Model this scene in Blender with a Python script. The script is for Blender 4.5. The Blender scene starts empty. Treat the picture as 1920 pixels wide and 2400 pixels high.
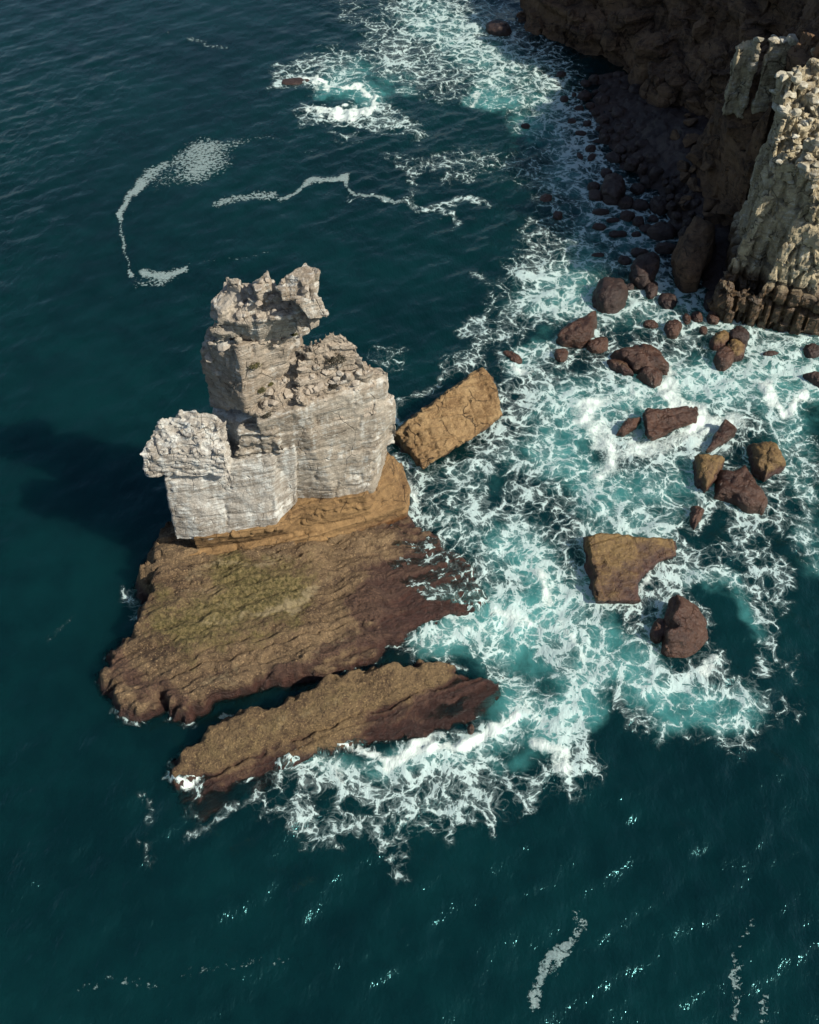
import bpy, bmesh, math, random
import numpy as np
from mathutils import Vector, geometry
random.seed(7)
rng = np.random.default_rng(7)
C = bpy.context.scene.collection
scene = bpy.context.scene

# ------------------------------------------------------------------ camera, sky, sun, exposure
PITCH = math.radians(50); CAM_H = 100.0; VFOV = math.radians(53)
cam_d = bpy.data.cameras.new('camera'); cam = bpy.data.objects.new('camera', cam_d); C.objects.link(cam)
cam.location = (0, 0, CAM_H); cam.rotation_euler = (math.pi/2 - PITCH, 0, 0)
cam_d.sensor_fit = 'VERTICAL'; cam_d.angle = VFOV; cam_d.clip_end = 20000; cam_d.clip_start = 1
scene.camera = cam
SUN_EL = math.radians(41)
SUN_H = Vector((0.90, -0.43, 0)).normalized()
SUN_D = Vector((SUN_H.x*math.cos(SUN_EL), SUN_H.y*math.cos(SUN_EL), math.sin(SUN_EL)))
w = bpy.data.worlds.new('World'); scene.world = w; w.use_nodes = True
nt = w.node_tree; sky = nt.nodes.new('ShaderNodeTexSky'); sky.sky_type = 'NISHITA'; sky.sun_disc = False
sky.sun_elevation = SUN_EL; sky.sun_rotation = math.atan2(SUN_H.x, SUN_H.y)
bg = nt.nodes['Background']; bg.inputs['Strength'].default_value = 0.09
nt.links.new(sky.outputs[0], bg.inputs['Color'])
sun_d = bpy.data.lights.new('sun', 'SUN'); sun_d.energy = 5.0; sun_d.angle = math.radians(0.53); sun_d.color = (1.0, 0.93, 0.80)
sun = bpy.data.objects.new('sun', sun_d); C.objects.link(sun); sun.location = (80, -30, 150)
sun.rotation_euler = SUN_D.to_track_quat('Z', 'Y').to_euler()
vs = scene.view_settings; vs.view_transform = 'Standard'; vs.look = 'None'; vs.gamma = 1.0; vs.exposure = 0.15; vs.use_curve_mapping = False
scene.render.engine = 'CYCLES'; scene.cycles.use_denoising = True
scene.cycles.max_bounces = 5; scene.cycles.transparent_max_bounces = 8
scene.cycles.sample_clamp_indirect = 4

# ------------------------------------------------------------------ photograph pixel (1920x2400) <-> place
FP = 1200/math.tan(VFOV/2); SP, CP = math.sin(PITCH), math.cos(PITCH)
def at(u, v, z=0.0):
    cx, cy = u-960.0, 1200.0-v
    d = (cx, cy*SP+FP*CP, cy*CP-FP*SP)
    k = (z-CAM_H)/d[2]
    return Vector((d[0]*k, d[1]*k, z))
def proj(X, Y, Z=0.0):
    f = Y*CP-(Z-CAM_H)*SP; up = Y*SP+(Z-CAM_H)*CP
    return 960+FP*X/f, 1200-FP*up/f

# ------------------------------------------------------------------ noise on arrays
def _h(ix, iy, iz, s):
    h = (ix.astype(np.uint32)*np.uint32(374761393) + iy.astype(np.uint32)*np.uint32(668265263)
         + iz.astype(np.uint32)*np.uint32(2246822519) + np.uint32((s*3266489917) & 0xffffffff))
    h = (h ^ (h >> np.uint32(13)))*np.uint32(1274126177)
    h = (h ^ (h >> np.uint32(16)))*np.uint32(2654435761)
    return (h ^ (h >> np.uint32(15)))
def h01(ix, iy, iz, s=0): return _h(ix, iy, iz, s).astype(np.float32)/np.float32(4294967296.0)
_G = np.array([(1,1,0),(-1,1,0),(1,-1,0),(-1,-1,0),(1,0,1),(-1,0,1),(1,0,-1),(-1,0,-1),(0,1,1),(0,-1,1),(0,1,-1),(0,-1,-1),(1,1,0),(-1,1,0),(0,-1,1),(0,-1,-1)], np.float32)
def perlin(P, s=0):
    P = np.asarray(P, np.float32); f = np.floor(P); i = f.astype(np.int64); f = P-f
    q = f*f*f*(f*(f*6-15)+10); out = 0
    for dx in (0, 1):
        wx = q[:,0] if dx else 1-q[:,0]
        for dy in (0, 1):
            wy = q[:,1] if dy else 1-q[:,1]
            for dz in (0, 1):
                wz = q[:,2] if dz else 1-q[:,2]
                g = _G[(_h(i[:,0]+dx, i[:,1]+dy, i[:,2]+dz, s) >> np.uint32(8)) & np.uint32(15)]
                out = out + wx*wy*wz*(g[:,0]*(f[:,0]-dx)+g[:,1]*(f[:,1]-dy)+g[:,2]*(f[:,2]-dz))
    return out
def fbm(P, octs=4, s=0, gain=0.5):
    a, t, k = 1.0, 0.0, 1.0
    for o in range(octs):
        t = t + a*perlin(P*k+o*17.3, s+o); a *= gain; k *= 2.03
    return t
def ridged(P, octs=4, s=0):
    a, t, k = 1.0, 0.0, 1.0
    for o in range(octs):
        t = t + a*(1-2*np.abs(perlin(P*k+o*9.1, s+o))); a *= 0.5; k *= 2.1
    return t-0.9
def voronoi(P, s=0):
    P = np.asarray(P, np.float32); i = np.floor(P).astype(np.int64)
    n = len(P); f1 = np.full(n, 9, np.float32); f2 = f1.copy(); cid = np.zeros(n, np.float32)
    for dx in (-1,0,1):
        for dy in (-1,0,1):
            for dz in (-1,0,1):
                a, b, c = i[:,0]+dx, i[:,1]+dy, i[:,2]+dz
                d = np.sqrt((a+h01(a,b,c,s)-P[:,0])**2+(b+h01(a,b,c,s+1)-P[:,1])**2+(c+h01(a,b,c,s+2)-P[:,2])**2)
                near = d < f1
                f2 = np.where(near, f1, np.minimum(f2, d)); cid = np.where(near, h01(a,b,c,s+3), cid); f1 = np.where(near, d, f1)
    return f1, f2, cid
def sstep(a, b, x):
    t = np.clip((x-a)/(b-a), 0, 1); return t*t*(3-2*t)

# ------------------------------------------------------------------ shader helpers
class S:
    """a node socket with arithmetic"""
    def __init__(s, nt, o): s.nt, s.o = nt, o
    def _m(s, op, b=None, c=None):
        n = s.nt.nodes.new('ShaderNodeMath'); n.operation = op
        for k, x in enumerate((s, b, c)):
            if x is None: continue
            if isinstance(x, S): s.nt.links.new(x.o, n.inputs[k])
            else: n.inputs[k].default_value = x
        return S(s.nt, n.outputs[0])
    def __add__(s, b): return s._m('ADD', b)
    __radd__ = __add__
    def __sub__(s, b): return s._m('SUBTRACT', b)
    def __rsub__(s, b): return (s*-1.0)+b
    def __mul__(s, b): return s._m('MULTIPLY', b)
    __rmul__ = __mul__
    def __truediv__(s, b): return s._m('DIVIDE', b)
    def max(s, b): return s._m('MAXIMUM', b)
    def min(s, b): return s._m('MINIMUM', b)
    def abs(s): return s._m('ABSOLUTE')
    def pow(s, b): return s._m('POWER', b)
    def ss(s, lo, hi):
        n = s.nt.nodes.new('ShaderNodeMapRange'); n.interpolation_type = 'SMOOTHSTEP'
        s.nt.links.new(s.o, n.inputs[0])
        for k, x in ((1, lo), (2, hi)):
            if isinstance(x, S): s.nt.links.new(x.o, n.inputs[k])
            else: n.inputs[k].default_value = x
        return S(s.nt, n.outputs[0])
class Mat:
    def __init__(m, name):
        m.mat = bpy.data.materials.new(name); m.mat.use_nodes = True; m.nt = m.mat.node_tree
        m.bsdf = m.nt.nodes['Principled BSDF']; m.out = m.nt.nodes['Material Output']
    def n(m, t, **kw):
        x = m.nt.nodes.new(t)
        for k, v in kw.items(): setattr(x, k, v)
        return x
    def link(m, a, b): m.nt.links.new(a.o if isinstance(a, S) else a, b)
    def attr(m, name):
        return m.n('ShaderNodeAttribute', attribute_name=name)
    def vmul(m, vec, k):
        x = m.n('ShaderNodeVectorMath', operation='MULTIPLY'); m.link(vec, x.inputs[0]); x.inputs[1].default_value = k; return x.outputs[0]
    def vadd(m, a, b):
        x = m.n('ShaderNodeVectorMath', operation='ADD'); m.link(a, x.inputs[0])
        if isinstance(b, tuple): x.inputs[1].default_value = b
        else: m.link(b, x.inputs[1])
        return x.outputs[0]
    def noise(m, vec, scale, detail=3, rough=0.55, color=False, dist=0.0):
        x = m.n('ShaderNodeTexNoise'); m.link(vec, x.inputs['Vector']); x.inputs['Scale'].default_value = scale
        x.inputs['Detail'].default_value = detail; x.inputs['Roughness'].default_value = rough; x.inputs['Distortion'].default_value = dist
        return x.outputs['Color'] if color else S(m.nt, x.outputs['Fac'])
    def warp(m, vec, scale, amp, detail=2):
        c = m.noise(vec, scale, detail, color=True)
        return m.vadd(vec, m.vmul(m.vadd(c, (-.5, -.5, -.5)), (amp, amp, amp)))
    def vor(m, vec, scale, feature='DISTANCE_TO_EDGE'):
        x = m.n('ShaderNodeTexVoronoi', feature=feature); m.link(vec, x.inputs['Vector']); x.inputs['Scale'].default_value = scale
        return S(m.nt, x.outputs['Distance'])
    def mix(m, f, a, b):
        x = m.n('ShaderNodeMix', data_type='RGBA'); 
        if isinstance(f, S): m.link(f, x.inputs[0])
        else: x.inputs[0].default_value = f
        for k, c in ((6, a), (7, b)):
            if isinstance(c, tuple): x.inputs[k].default_value = (*c, 1)
            else: m.link(c, x.inputs[k])
        return x.outputs[2]
    def bump(m, h, strength, dist, prev=None):
        x = m.n('ShaderNodeBump'); x.inputs['Strength'].default_value = strength; x.inputs['Distance'].default_value = dist
        m.link(h, x.inputs['Height'])
        if prev: m.link(prev, x.inputs['Normal'])
        return x.outputs[0]

STRIKE = math.radians(21)
STR_N = Vector((0.10, -0.16, 1.0)).normalized()          # bedding normal of the rock

def rock_mat(name, cols, stria=(0.5, 0.45), wet=None, guano=0.0, moss=0.0, rough=0.9, bump=0.5, speck=.35, crack=0.5):
    """cols: (dark, mid, light) stone colours; wet: (z0, z1, colour) tide stain, painted shade on the buttress foot; moss: amount of olive algae; guano: amount of white"""
    m = Mat(name)
    geo = m.n('ShaderNodeNewGeometry'); pos = geo.outputs['Position']
    mp = m.n('ShaderNodeMapping', vector_type='POINT'); m.link(pos, mp.inputs['Vector'])
    mp.inputs['Rotation'].default_value = (math.radians(9), math.radians(6), -STRIKE)
    lp = mp.outputs[0]
    big = m.noise(pos, 0.16, 4, .6); mid = m.noise(pos, 0.9, 5, .65); fine = m.noise(pos, 4.5, 4, .7)
    warped = m.warp(lp, 0.35, 0.9, 3)
    bands = m.noise(m.vmul(warped, (0.05, 0.05, 1.7)), 1.0, 4, .65)
    thin = m.noise(m.vmul(m.warp(lp, 1.2, .25), (0.18, 0.18, 5.5)), 1.0, 3, .6)
    col = m.mix((big*0.6+mid*0.5).ss(.38, .72), cols[0], cols[2])
    col = m.mix((mid*0.5+fine*0.5).ss(.35, .65)*0.55, col, cols[1])
    col = m.mix(bands.ss(.56, .70)*stria[0], col, cols[0])
    col = m.mix(thin.ss(.60, .72)*stria[1], col, tuple(c*0.45 for c in cols[0]))
    col = m.mix((bands.ss(.50, .30))*stria[0]*0.6, col, cols[2])
    # joints
    jv = m.vor(m.vmul(m.warp(lp, .6, .7, 3), (0.33, 0.33, 0.22)), 1.0)
    joint = jv.ss(0.022, 0.0)*m.noise(pos, .5, 2).ss(.46, .60)
    col = m.mix(joint*crack, col, tuple(c*0.25 for c in cols[0]))
    col = m.mix(fine.ss(.54, .68)*speck, col, tuple(min(1, c*1.5) for c in cols[2]))
    col = m.mix(fine.ss(.46, .30)*(speck+.1), col, tuple(c*0.4 for c in cols[0]))
    if guano:
        g = (m.noise(m.vmul(pos, (.9, .9, .20)), 1.0, 6, .72)*0.62+m.noise(m.vmul(warped, (.5, .5, 3)), 1.0, 4, .7)*0.48).ss(.60-.09*guano, .70-.06*guano)
        col = m.mix(g*min(1, guano*.85), col, (0.70, 0.72, 0.68))
    if moss:
        at_ = m.attr('moss'); mo = S(m.nt, at_.outputs['Fac'])
        k = (mo*.92 + m.noise(pos, .9, 6, .75)*1.5-0.80+(fine-.5)*.6).ss(.15, .75)
        col = m.mix(k*moss, col, m.mix(m.noise(pos, 2.6, 4, .7).ss(.35, .7), (0.065, 0.055, 0.012), (0.27, 0.205, 0.085)))
        wp = S(m.nt, m.attr('wetp').outputs['Fac'])
        col = m.mix((wp+(m.noise(pos, .7, 5, .7)-.5)*1.1).ss(.25, .65)*.85, col, m.mix(fine.ss(.35, .65), (0.038, 0.017, 0.013), (0.115, 0.058, 0.040)))
        pa = S(m.nt, m.attr('pale').outputs['Fac'])
        col = m.mix((pa+m.noise(pos, 1.6, 4, .7)-0.5).ss(.35, .8)*0.75, col, (0.36, 0.29, 0.17))
    sep = m.n('ShaderNodeSeparateXYZ'); m.link(pos, sep.inputs[0]); z = S(m.nt, sep.outputs[2])
    r = fine*0.2+(rough-.1)
    if wet:
        k = (z+(mid-0.5)*wet[3]*2+(big-.5)*wet[3]*2).ss(wet[1], wet[0])
        wc = m.mix(mid.ss(.35, .65), wet[2], tuple(c*1.9 for c in wet[2]))
        col = m.mix(k, col, m.mix(fine.ss(.35, .7)*0.5, wc, tuple(c*0.4 for c in wet[2])))
        r = r-k*(rough-.42)
        low = (z+(mid-.5)*.5).ss(.55, .05)
        col = m.mix(low*0.6, col, tuple(c*0.35 for c in wet[2])); r = r-low*.1
    m.link(col, m.bsdf.inputs['Base Color']); m.link(r, m.bsdf.inputs['Roughness'])
    h = mid*0.9+fine*0.45+bands*0.5+thin*0.55-joint*(1.6*crack)+m.noise(pos, 11, 3, .7)*0.2+(m.noise(pos, 2.4, 4, .75)*.9 if speck > .6 else 0.0)
    m.link(m.bump(h, bump, 0.5 if speck > .6 else 0.35), m.bsdf.inputs['Normal'])
    return m.mat

WHITE = ((0.19, 0.15, 0.108), (0.34, 0.288, 0.225), (0.48, 0.435, 0.36))
OCHRE = ((0.10, 0.055, 0.022), (0.20, 0.115, 0.045), (0.31, 0.195, 0.085))
BROWN = ((0.065, 0.036, 0.020), (0.165, 0.104, 0.052), (0.31, 0.215, 0.115))
WETB = (0.050, 0.022, 0.016)
M_white = rock_mat('pale_sandstone', WHITE, stria=(.6, .8), guano=0.6, crack=.3, bump=.7)
M_bay = rock_mat('bleached_sandstone', ((.21,.175,.135),(.375,.34,.285),(.53,.505,.455)), stria=(.6, .8), guano=0.8, crack=.3, bump=.8)
M_guano = rock_mat('guano_sandstone', ((.25,.21,.17),(.42,.38,.33),(.56,.53,.48)), stria=(.4, .6), guano=1.25, crack=.7, bump=.7)
M_upper = rock_mat('tan_sandstone', ((0.19, 0.145, 0.10), (0.33, 0.27, 0.205), (0.45, 0.39, 0.315)), stria=(.55, .65), guano=0.35, crack=.5, bump=.8)
M_ochre = rock_mat('ochre_sandstone', OCHRE, stria=(.55, .6), wet=(1.2, 2.6, (0.12, 0.055, 0.022), .5), crack=.7)
M_slab = rock_mat('orange_sandstone', ((0.16, 0.088, 0.035), (0.31, 0.195, 0.085), (0.42, 0.29, 0.145)), stria=(.2, .15), wet=(0.2, 1.2, (0.09, 0.045, 0.022), .4), crack=.6, bump=1.2)
M_plat = rock_mat('brown_algae_rock', BROWN, stria=(.2, .25), moss=1.0, wet=(0.6, 1.9, WETB, .8), rough=.85, bump=1.0, crack=.0, speck=.85)
M_ledge = rock_mat('brown_ledge_rock', ((0.070, 0.039, 0.020), (0.155, 0.096, 0.043), (0.27, 0.185, 0.088)), stria=(.2, .25), moss=.4, wet=(0.2, 1.5, WETB, .8), rough=.85, bump=1.0, crack=.0, speck=.85)
M_wet = rock_mat('wet_brown_rock', ((0.030, 0.013, 0.009), (0.060, 0.027, 0.018), (0.105, 0.052, 0.031)), stria=(.3, .3), rough=.34, bump=.95, crack=.3, speck=.5)
M_wety = rock_mat('wet_yellow_brown_rock', ((0.08, 0.042, 0.018), (0.16, 0.095, 0.034), (0.25, 0.165, 0.055)), stria=(.3, .3), wet=(0.8, 1.9, WETB, .6), rough=.6, bump=.85, crack=.2, speck=.5)
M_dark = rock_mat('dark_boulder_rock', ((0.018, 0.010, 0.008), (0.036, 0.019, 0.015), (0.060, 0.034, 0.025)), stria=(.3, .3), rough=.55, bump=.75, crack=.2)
M_cliff = rock_mat('shaded_cliff_rock', ((0.022, 0.011, 0.006), (0.095, 0.050, 0.025), (0.22, 0.128, 0.066)), stria=(.7, .7), bump=.8, crack=.8)  # brown cliff rock; its shade is partly put into the darker colours
M_lit = rock_mat('lit_buttress_rock', ((0.14, 0.105, 0.060), (0.32, 0.265, 0.165), (0.52, 0.45, 0.30)), stria=(.6, .8), wet=(6.0, 8.6, (0.062, 0.038, 0.019), .8), guano=.35, bump=.7, crack=.9)  # sunlit version of the cliff rock; dark foot band stands in for shade
M_stone = rock_mat('pale_rubble', ((.21,.165,.12),(.36,.30,.24),(.47,.42,.35)), stria=(.2, .2), guano=.4, bump=.5, crack=.2)
M_cstone = rock_mat('cream_rubble', ((.24,.20,.13),(.42,.38,.28),(.55,.52,.41)), stria=(.2, .2), guano=.5, bump=.5, crack=.2)

# ------------------------------------------------------------------ objects
def put(name, me, m=None, parent=None, loc=None, **props):
    o = bpy.data.objects.new(name, me); C.objects.link(o)
    if m is not None: me.materials.clear(); me.materials.append(m)
    if parent is not None: o.parent = parent
    if loc is not None: o.location = loc
    for k, v in props.items(): o[k] = v
    return o
def thing(name, loc, label, category, group=None):
    o = bpy.data.objects.new(name, None); C.objects.link(o); o.location = loc; o.empty_display_size = 1
    o['label'] = label; o['category'] = category
    if group: o['group'] = group
    return o
def mesh_np(name, V, F, smooth=True):
    me = bpy.data.meshes.new(name); V = np.asarray(V, np.float32)
    F = np.asarray(F); k = F.shape[1]
    me.vertices.add(len(V)); me.vertices.foreach_set('co', V.ravel())
    me.loops.add(F.size); me.loops.foreach_set('vertex_index', F.ravel().astype(np.int32))
    me.polygons.add(len(F)); me.polygons.foreach_set('loop_start', np.arange(0, F.size, k, dtype=np.int32))
    me.update(calc_edges=True)
    if smooth: me.polygons.foreach_set('use_smooth', np.ones(len(F), bool))
    return me
def coords(me):
    a = np.empty(len(me.vertices)*3, np.float32); me.vertices.foreach_get('co', a); return a.reshape(-1, 3)
def normals(me):
    a = np.empty(len(me.vertices)*3, np.float32); me.vertex_normals.foreach_get('vector', a); return a.reshape(-1, 3)
def set_coords(me, V):
    me.vertices.foreach_set('co', np.ascontiguousarray(V, np.float32).ravel()); me.update()
def lap(me, V, it=2, lam=.5):
    E = np.empty(len(me.edges)*2, np.int32); me.edges.foreach_get('vertices', E); E = E.reshape(-1, 2)
    deg = np.bincount(E.ravel(), minlength=len(V)).astype(np.float32)[:, None]
    for _ in range(it):
        A = np.empty_like(V)
        for c in range(3):
            A[:, c] = np.bincount(E[:,0], V[E[:,1],c], len(V))+np.bincount(E[:,1], V[E[:,0],c], len(V))
        V = V+lam*(A/np.maximum(deg, 1)-V)
    return V

def prism(top, bot):
    """closed solid between two loops of equal length; items are (u, v, z) photograph points; bot item None/number = straight below"""
    T = [at(*t) for t in top]; B = []
    for t, b in zip(T, bot):
        if isinstance(b, (int, float)): B.append(Vector((t.x, t.y, b)))
        else: B.append(at(*b))
    n = len(T); V = T+B
    bm = bmesh.new(); vs_ = [bm.verts.new(v) for v in V]
    for i in range(n):
        j = (i+1) % n; bm.faces.new((vs_[i], vs_[j], vs_[n+j], vs_[n+i]))
    bm.faces.new(vs_[:n]); bm.faces.new(vs_[n:][::-1])
    bmesh.ops.triangulate(bm, faces=bm.faces[:]); bmesh.ops.recalc_face_normals(bm, faces=bm.faces[:])
    return bm
def tin(pts, zbot):
    """solid under a surface through photograph points (u, v, z), down to zbot"""
    P = [p if isinstance(p, Vector) else at(*p) for p in pts]
    res = geometry.delaunay_2d_cdt([p.to_2d() for p in P], [], [], 0, 1e-4)
    co, faces, orig = res[0], res[2], res[3]
    zs = [P[o[0]].z if o else 0 for o in orig]
    bm = bmesh.new(); vt = [bm.verts.new((c.x, c.y, z)) for c, z in zip(co, zs)]
    for f in faces: bm.faces.new([vt[i] for i in f])
    bd = [e for e in bm.edges if len(e.link_faces) == 1]
    vb = {}
    for e in bd:
        for v in e.verts:
            if v not in vb: vb[v] = bm.verts.new((v.co.x, v.co.y, zbot))
    for e in bd:
        a, b = e.verts; bm.faces.new((a, b, vb[b], vb[a]))
    bmesh.ops.holes_fill(bm, edges=[e for e in bm.edges if len(e.link_faces) == 1], sides=0)
    bmesh.ops.triangulate(bm, faces=bm.faces[:]); bmesh.ops.recalc_face_normals(bm, faces=bm.faces[:])
    return bm
def loft(rows, zbot):
    """solid under a grid of places given row by row"""
    nr, nc = len(rows), len(rows[0]); bm = bmesh.new()
    T = [[bm.verts.new(p) for p in r] for r in rows]; B = [[bm.verts.new((p[0], p[1], zbot)) for p in r] for r in rows]
    for i in range(nr-1):
        for j in range(nc-1):
            bm.faces.new((T[i][j], T[i][j+1], T[i+1][j+1], T[i+1][j])); bm.faces.new((B[i][j], B[i+1][j], B[i+1][j+1], B[i][j+1]))
    for j in range(nc-1):
        for i in (0, nr-1): bm.faces.new((T[i][j], T[i][j+1], B[i][j+1], B[i][j]))
    for i in range(nr-1):
        for j in (0, nc-1): bm.faces.new((T[i][j], T[i+1][j], B[i+1][j], B[i][j]))
    bmesh.ops.triangulate(bm, faces=bm.faces[:]); bmesh.ops.recalc_face_normals(bm, faces=bm.faces[:])
    return bm
def crags(bms, n, size, seed, nz=.2, tall=1.0, keep=None, sink=.25):
    """sharp-edged lumps of the same rock, grown on the faces of the solids"""
    r = random.Random(seed); out = []
    tri = []
    for bm in bms:
        for f in bm.faces:
            if f.normal.z > nz: tri.append((f.calc_area(), [v.co.copy() for v in f.verts]))
    tot = sum(a for a, _ in tri)
    for _ in range(n):
        x = r.uniform(0, tot)
        for a, vs_ in tri:
            x -= a
            if x <= 0: break
        u, v = r.random(), r.random()
        if u+v > 1: u, v = 1-u, 1-v
        p = vs_[0]+(vs_[1]-vs_[0])*u+(vs_[2]-vs_[0])*v
        if keep and not keep(p): continue
        s = r.uniform(*size); sx, sy, sz = s*r.uniform(.6, 1.4), s*r.uniform(.5, 1.1), s*r.uniform(.5, 1.1)*tall
        bm = bmesh.new(); ca, sa = math.cos(STRIKE+r.gauss(0, .5)), math.sin(STRIKE+r.gauss(0, .5)); tx, ty = r.gauss(0, .22), r.gauss(0, .22)
        for cx in (-1, 1):
            for cy in (-1, 1):
                for cz in (-1, 1):
                    q = Vector((cx*sx*r.uniform(.55, 1.0), cy*sy*r.uniform(.55, 1.0), cz*sz*r.uniform(.7, 1.0)))
                    q = Vector((q.x*ca-q.y*sa, q.x*sa+q.y*ca, q.z)); q.z += q.x*tx+q.y*ty; q.x += q.z*ty
                    bm.verts.new(p+q+Vector((0, 0, sz*(1-2*sink))))
        bmesh.ops.convex_hull(bm, input=bm.verts[:]); bmesh.ops.delete(bm, geom=[v for v in bm.verts if not v.link_faces], context='VERTS')
        bmesh.ops.recalc_face_normals(bm, faces=bm.faces[:]); out.append(bm)
    return bms+out
def remesh(bms, voxel):
    """union of closed solids as one even quad mesh"""
    me = bpy.data.meshes.new('tmp'); big = bmesh.new()
    for b in bms:
        t = bpy.data.meshes.new('t'); b.to_mesh(t); big.from_mesh(t); b.free(); bpy.data.meshes.remove(t)
    big.to_mesh(me); big.free()
    o = bpy.data.objects.new('tmp', me); C.objects.link(o)
    md = o.modifiers.new('r', 'REMESH'); md.mode = 'VOXEL'; md.voxel_size = voxel
    dg = bpy.context.evaluated_depsgraph_get(); dg.update()
    out = bpy.data.meshes.new_from_object(o.evaluated_get(dg))
    bpy.data.objects.remove(o); bpy.data.meshes.remove(me)
    out.polygons.foreach_set('use_smooth', np.ones(len(out.polygons), bool))
    return out
RZ = np.array([[math.cos(STRIKE), math.sin(STRIKE), 0], [-math.sin(STRIKE), math.cos(STRIKE), 0], [0, 0, 1]], np.float32)
def weather(me, smooth=2, thick=1.3, a_str=.22, a_gro=.16, blk=(2.6, 2.6, 1.9), a_blk=.28, a_crk=.30, a_n=.35, n_s=2.5, a_f=.10, seed=0, big=0.0, brick=True):
    """layers, joints and erosion as real relief"""
    V = coords(me); V = lap(me, V, smooth); set_coords(me, V); N = normals(me).copy()
    sn = np.array(STR_N, np.float32)
    wv = V+0.55*np.stack([fbm(V/3.0, 3, seed+40+k) for k in range(3)], 1)
    t = wv@sn/thick; t = t+0.25*fbm(V/9, 2, seed+5)
    L = np.floor(t); fr = t-L; Li = L.astype(np.int64); zero = np.zeros_like(Li)
    r0 = h01(Li, zero, zero, seed+9); r1 = h01(Li+1, zero, zero, seed+9)
    prof = r0+(r1-r0)*sstep(.82, 1.0, fr)
    gro = np.exp(-(np.minimum(fr, 1-fr)/.09)**2)*h01(Li+(fr > .5), zero, zero, seed+12)
    side = np.sqrt(np.clip(1-(N@sn)**2, 0, 1))
    d = side*(a_str*(prof-.5)*2-a_gro*gro)
    if brick:
        la, lb_ = (V@RZ.T)[:,0], (V@RZ.T)[:,1]
        ia = la/blk[0]+h01(Li, zero, zero, seed+70)*7+.10*fbm(V/1.5, 2, seed+71); ib = lb_/blk[1]+h01(Li, zero, zero, seed+72)*7+.10*fbm(V/1.5, 2, seed+73)
        A_, B_ = np.floor(ia).astype(np.int64), np.floor(ib).astype(np.int64); fa, fb = ia-A_, ib-B_
        cid = h01(Li, A_, B_, seed+74)
        ja = np.exp(-(np.minimum(fa, 1-fa)*blk[0]/.16)**2)*(h01(Li, A_+(fa > .5), zero, seed+75) > .5)
        jb = np.exp(-(np.minimum(fb, 1-fb)*blk[1]/.16)**2)*(h01(Li, B_+(fb > .5), zero, seed+76) > .5)
        d += a_blk*(cid-.5)-a_crk*np.maximum(ja, jb)
    elif a_blk or a_crk:
        Q = (wv@RZ.T)/np.array(blk, np.float32)
        f1, f2, cid = voronoi(Q, seed+20)
        d += a_blk*(cid-.5)-a_crk*np.exp(-((f2-f1)/.07)**2)
    if big: d += big*fbm(V/7.0, 3, seed+30)
    d += a_n*fbm(V/n_s, 4, seed+50)+a_f*ridged(V/.9, 3, seed+60)
    set_coords(me, V+N*d[:, None])
    return me
def rock(name, bms, voxel, mat, parent, org, label=None, flat=False, **kw):
    me = weather(remesh(bms, voxel), **kw)
    if flat: me.polygons.foreach_set('use_smooth', np.zeros(len(me.polygons), bool))
    set_coords(me, coords(me)-np.array(org, np.float32)); me.name = name
    o = put(name, me, mat, parent)
    if label: o['label'] = label
    return o

# ------------------------------------------------------------------ ground shapes used by both rock and sea (heights over the plan)
def poly_px(pts, z): return np.array([at(u, v, z).to_2d() for u, v in pts], np.float32)
def Z2(pts, ox, oy, k): return [(ox+x/k, oy+y/k) for x, y in pts]
def signed_dist(X, Y, poly):
    P = np.stack([X, Y], 1); d = np.full(len(P), 1e9, np.float32); inside = np.zeros(len(P), bool)
    n = len(poly)
    for i in range(n):
        a, b = poly[i], poly[(i+1) % n]; ab = b-a
        t = np.clip(((P-a)@ab)/max(float(ab@ab), 1e-9), 0, 1)
        d = np.minimum(d, np.hypot(*(P-(a+t[:,None]*ab)).T))
        c = ((a[1] > P[:,1]) != (b[1] > P[:,1]))
        xi = (b[0]-a[0])*(P[:,1]-a[1])/(b[1]-a[1]+1e-12)+a[0]
        inside ^= c & (P[:,0] < xi)
    return np.where(inside, -d, d)
def idw(X, Y, ctrl):
    C_ = np.array([(at(u, v, z).x, at(u, v, z).y, z) for u, v, z in ctrl], np.float32)
    num = den = 0
    for cx, cy, cz in C_:
        w_ = 1/((X-cx)**2+(Y-cy)**2+4.0)**1.6; num = num+w_*cz; den = den+w_
    return num/den
PLAT = poly_px(Z2([(400,60),(335,95),(310,160),(280,225),(243,290),(300,300),(268,385),(225,470),(215,510),(105,552),(100,602),(66,628),(82,685),(130,722),(145,782),(200,805),(262,772),(328,722),(345,775),(392,788),(520,724),(640,684),(760,652),(868,640),(860,610),(900,640),(1000,628),(1100,592),(1180,560),(1190,510),(1250,482),(1330,442),(1450,392),(1560,362),(1590,310),(1520,210),(1430,130),(1330,40),(1250,-40),(1000,-150),(600,-100)], 200, 1200, 1.691), 1.0)
PLAT_C = [(560,1312,2.8),(700,1290,2.8),(850,1245,2.4),(370,1310,4.2),(345,1370,3.9),(335,1440,3.2),(450,1380,3.4),(600,1340,3.0),(450,1450,2.9),(600,1420,2.5),(800,1330,1.7),(800,1390,1.2),(950,1330,.8),(1110,1400,.55),(1060,1310,.65),(980,1250,.75),(1030,1230,.5),(1090,1350,.6),(1040,1390,.65),(930,1200,.6),(1000,1330,.8),(880,1280,1.0),(270,1560,2.0),(300,1640,1.6),(400,1640,1.9),(500,1600,1.9),(650,1560,1.6),(800,1530,1.1),(900,1490,.8),(1000,1450,.25),(1010,1170,.1),(950,1110,-.2)]
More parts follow.
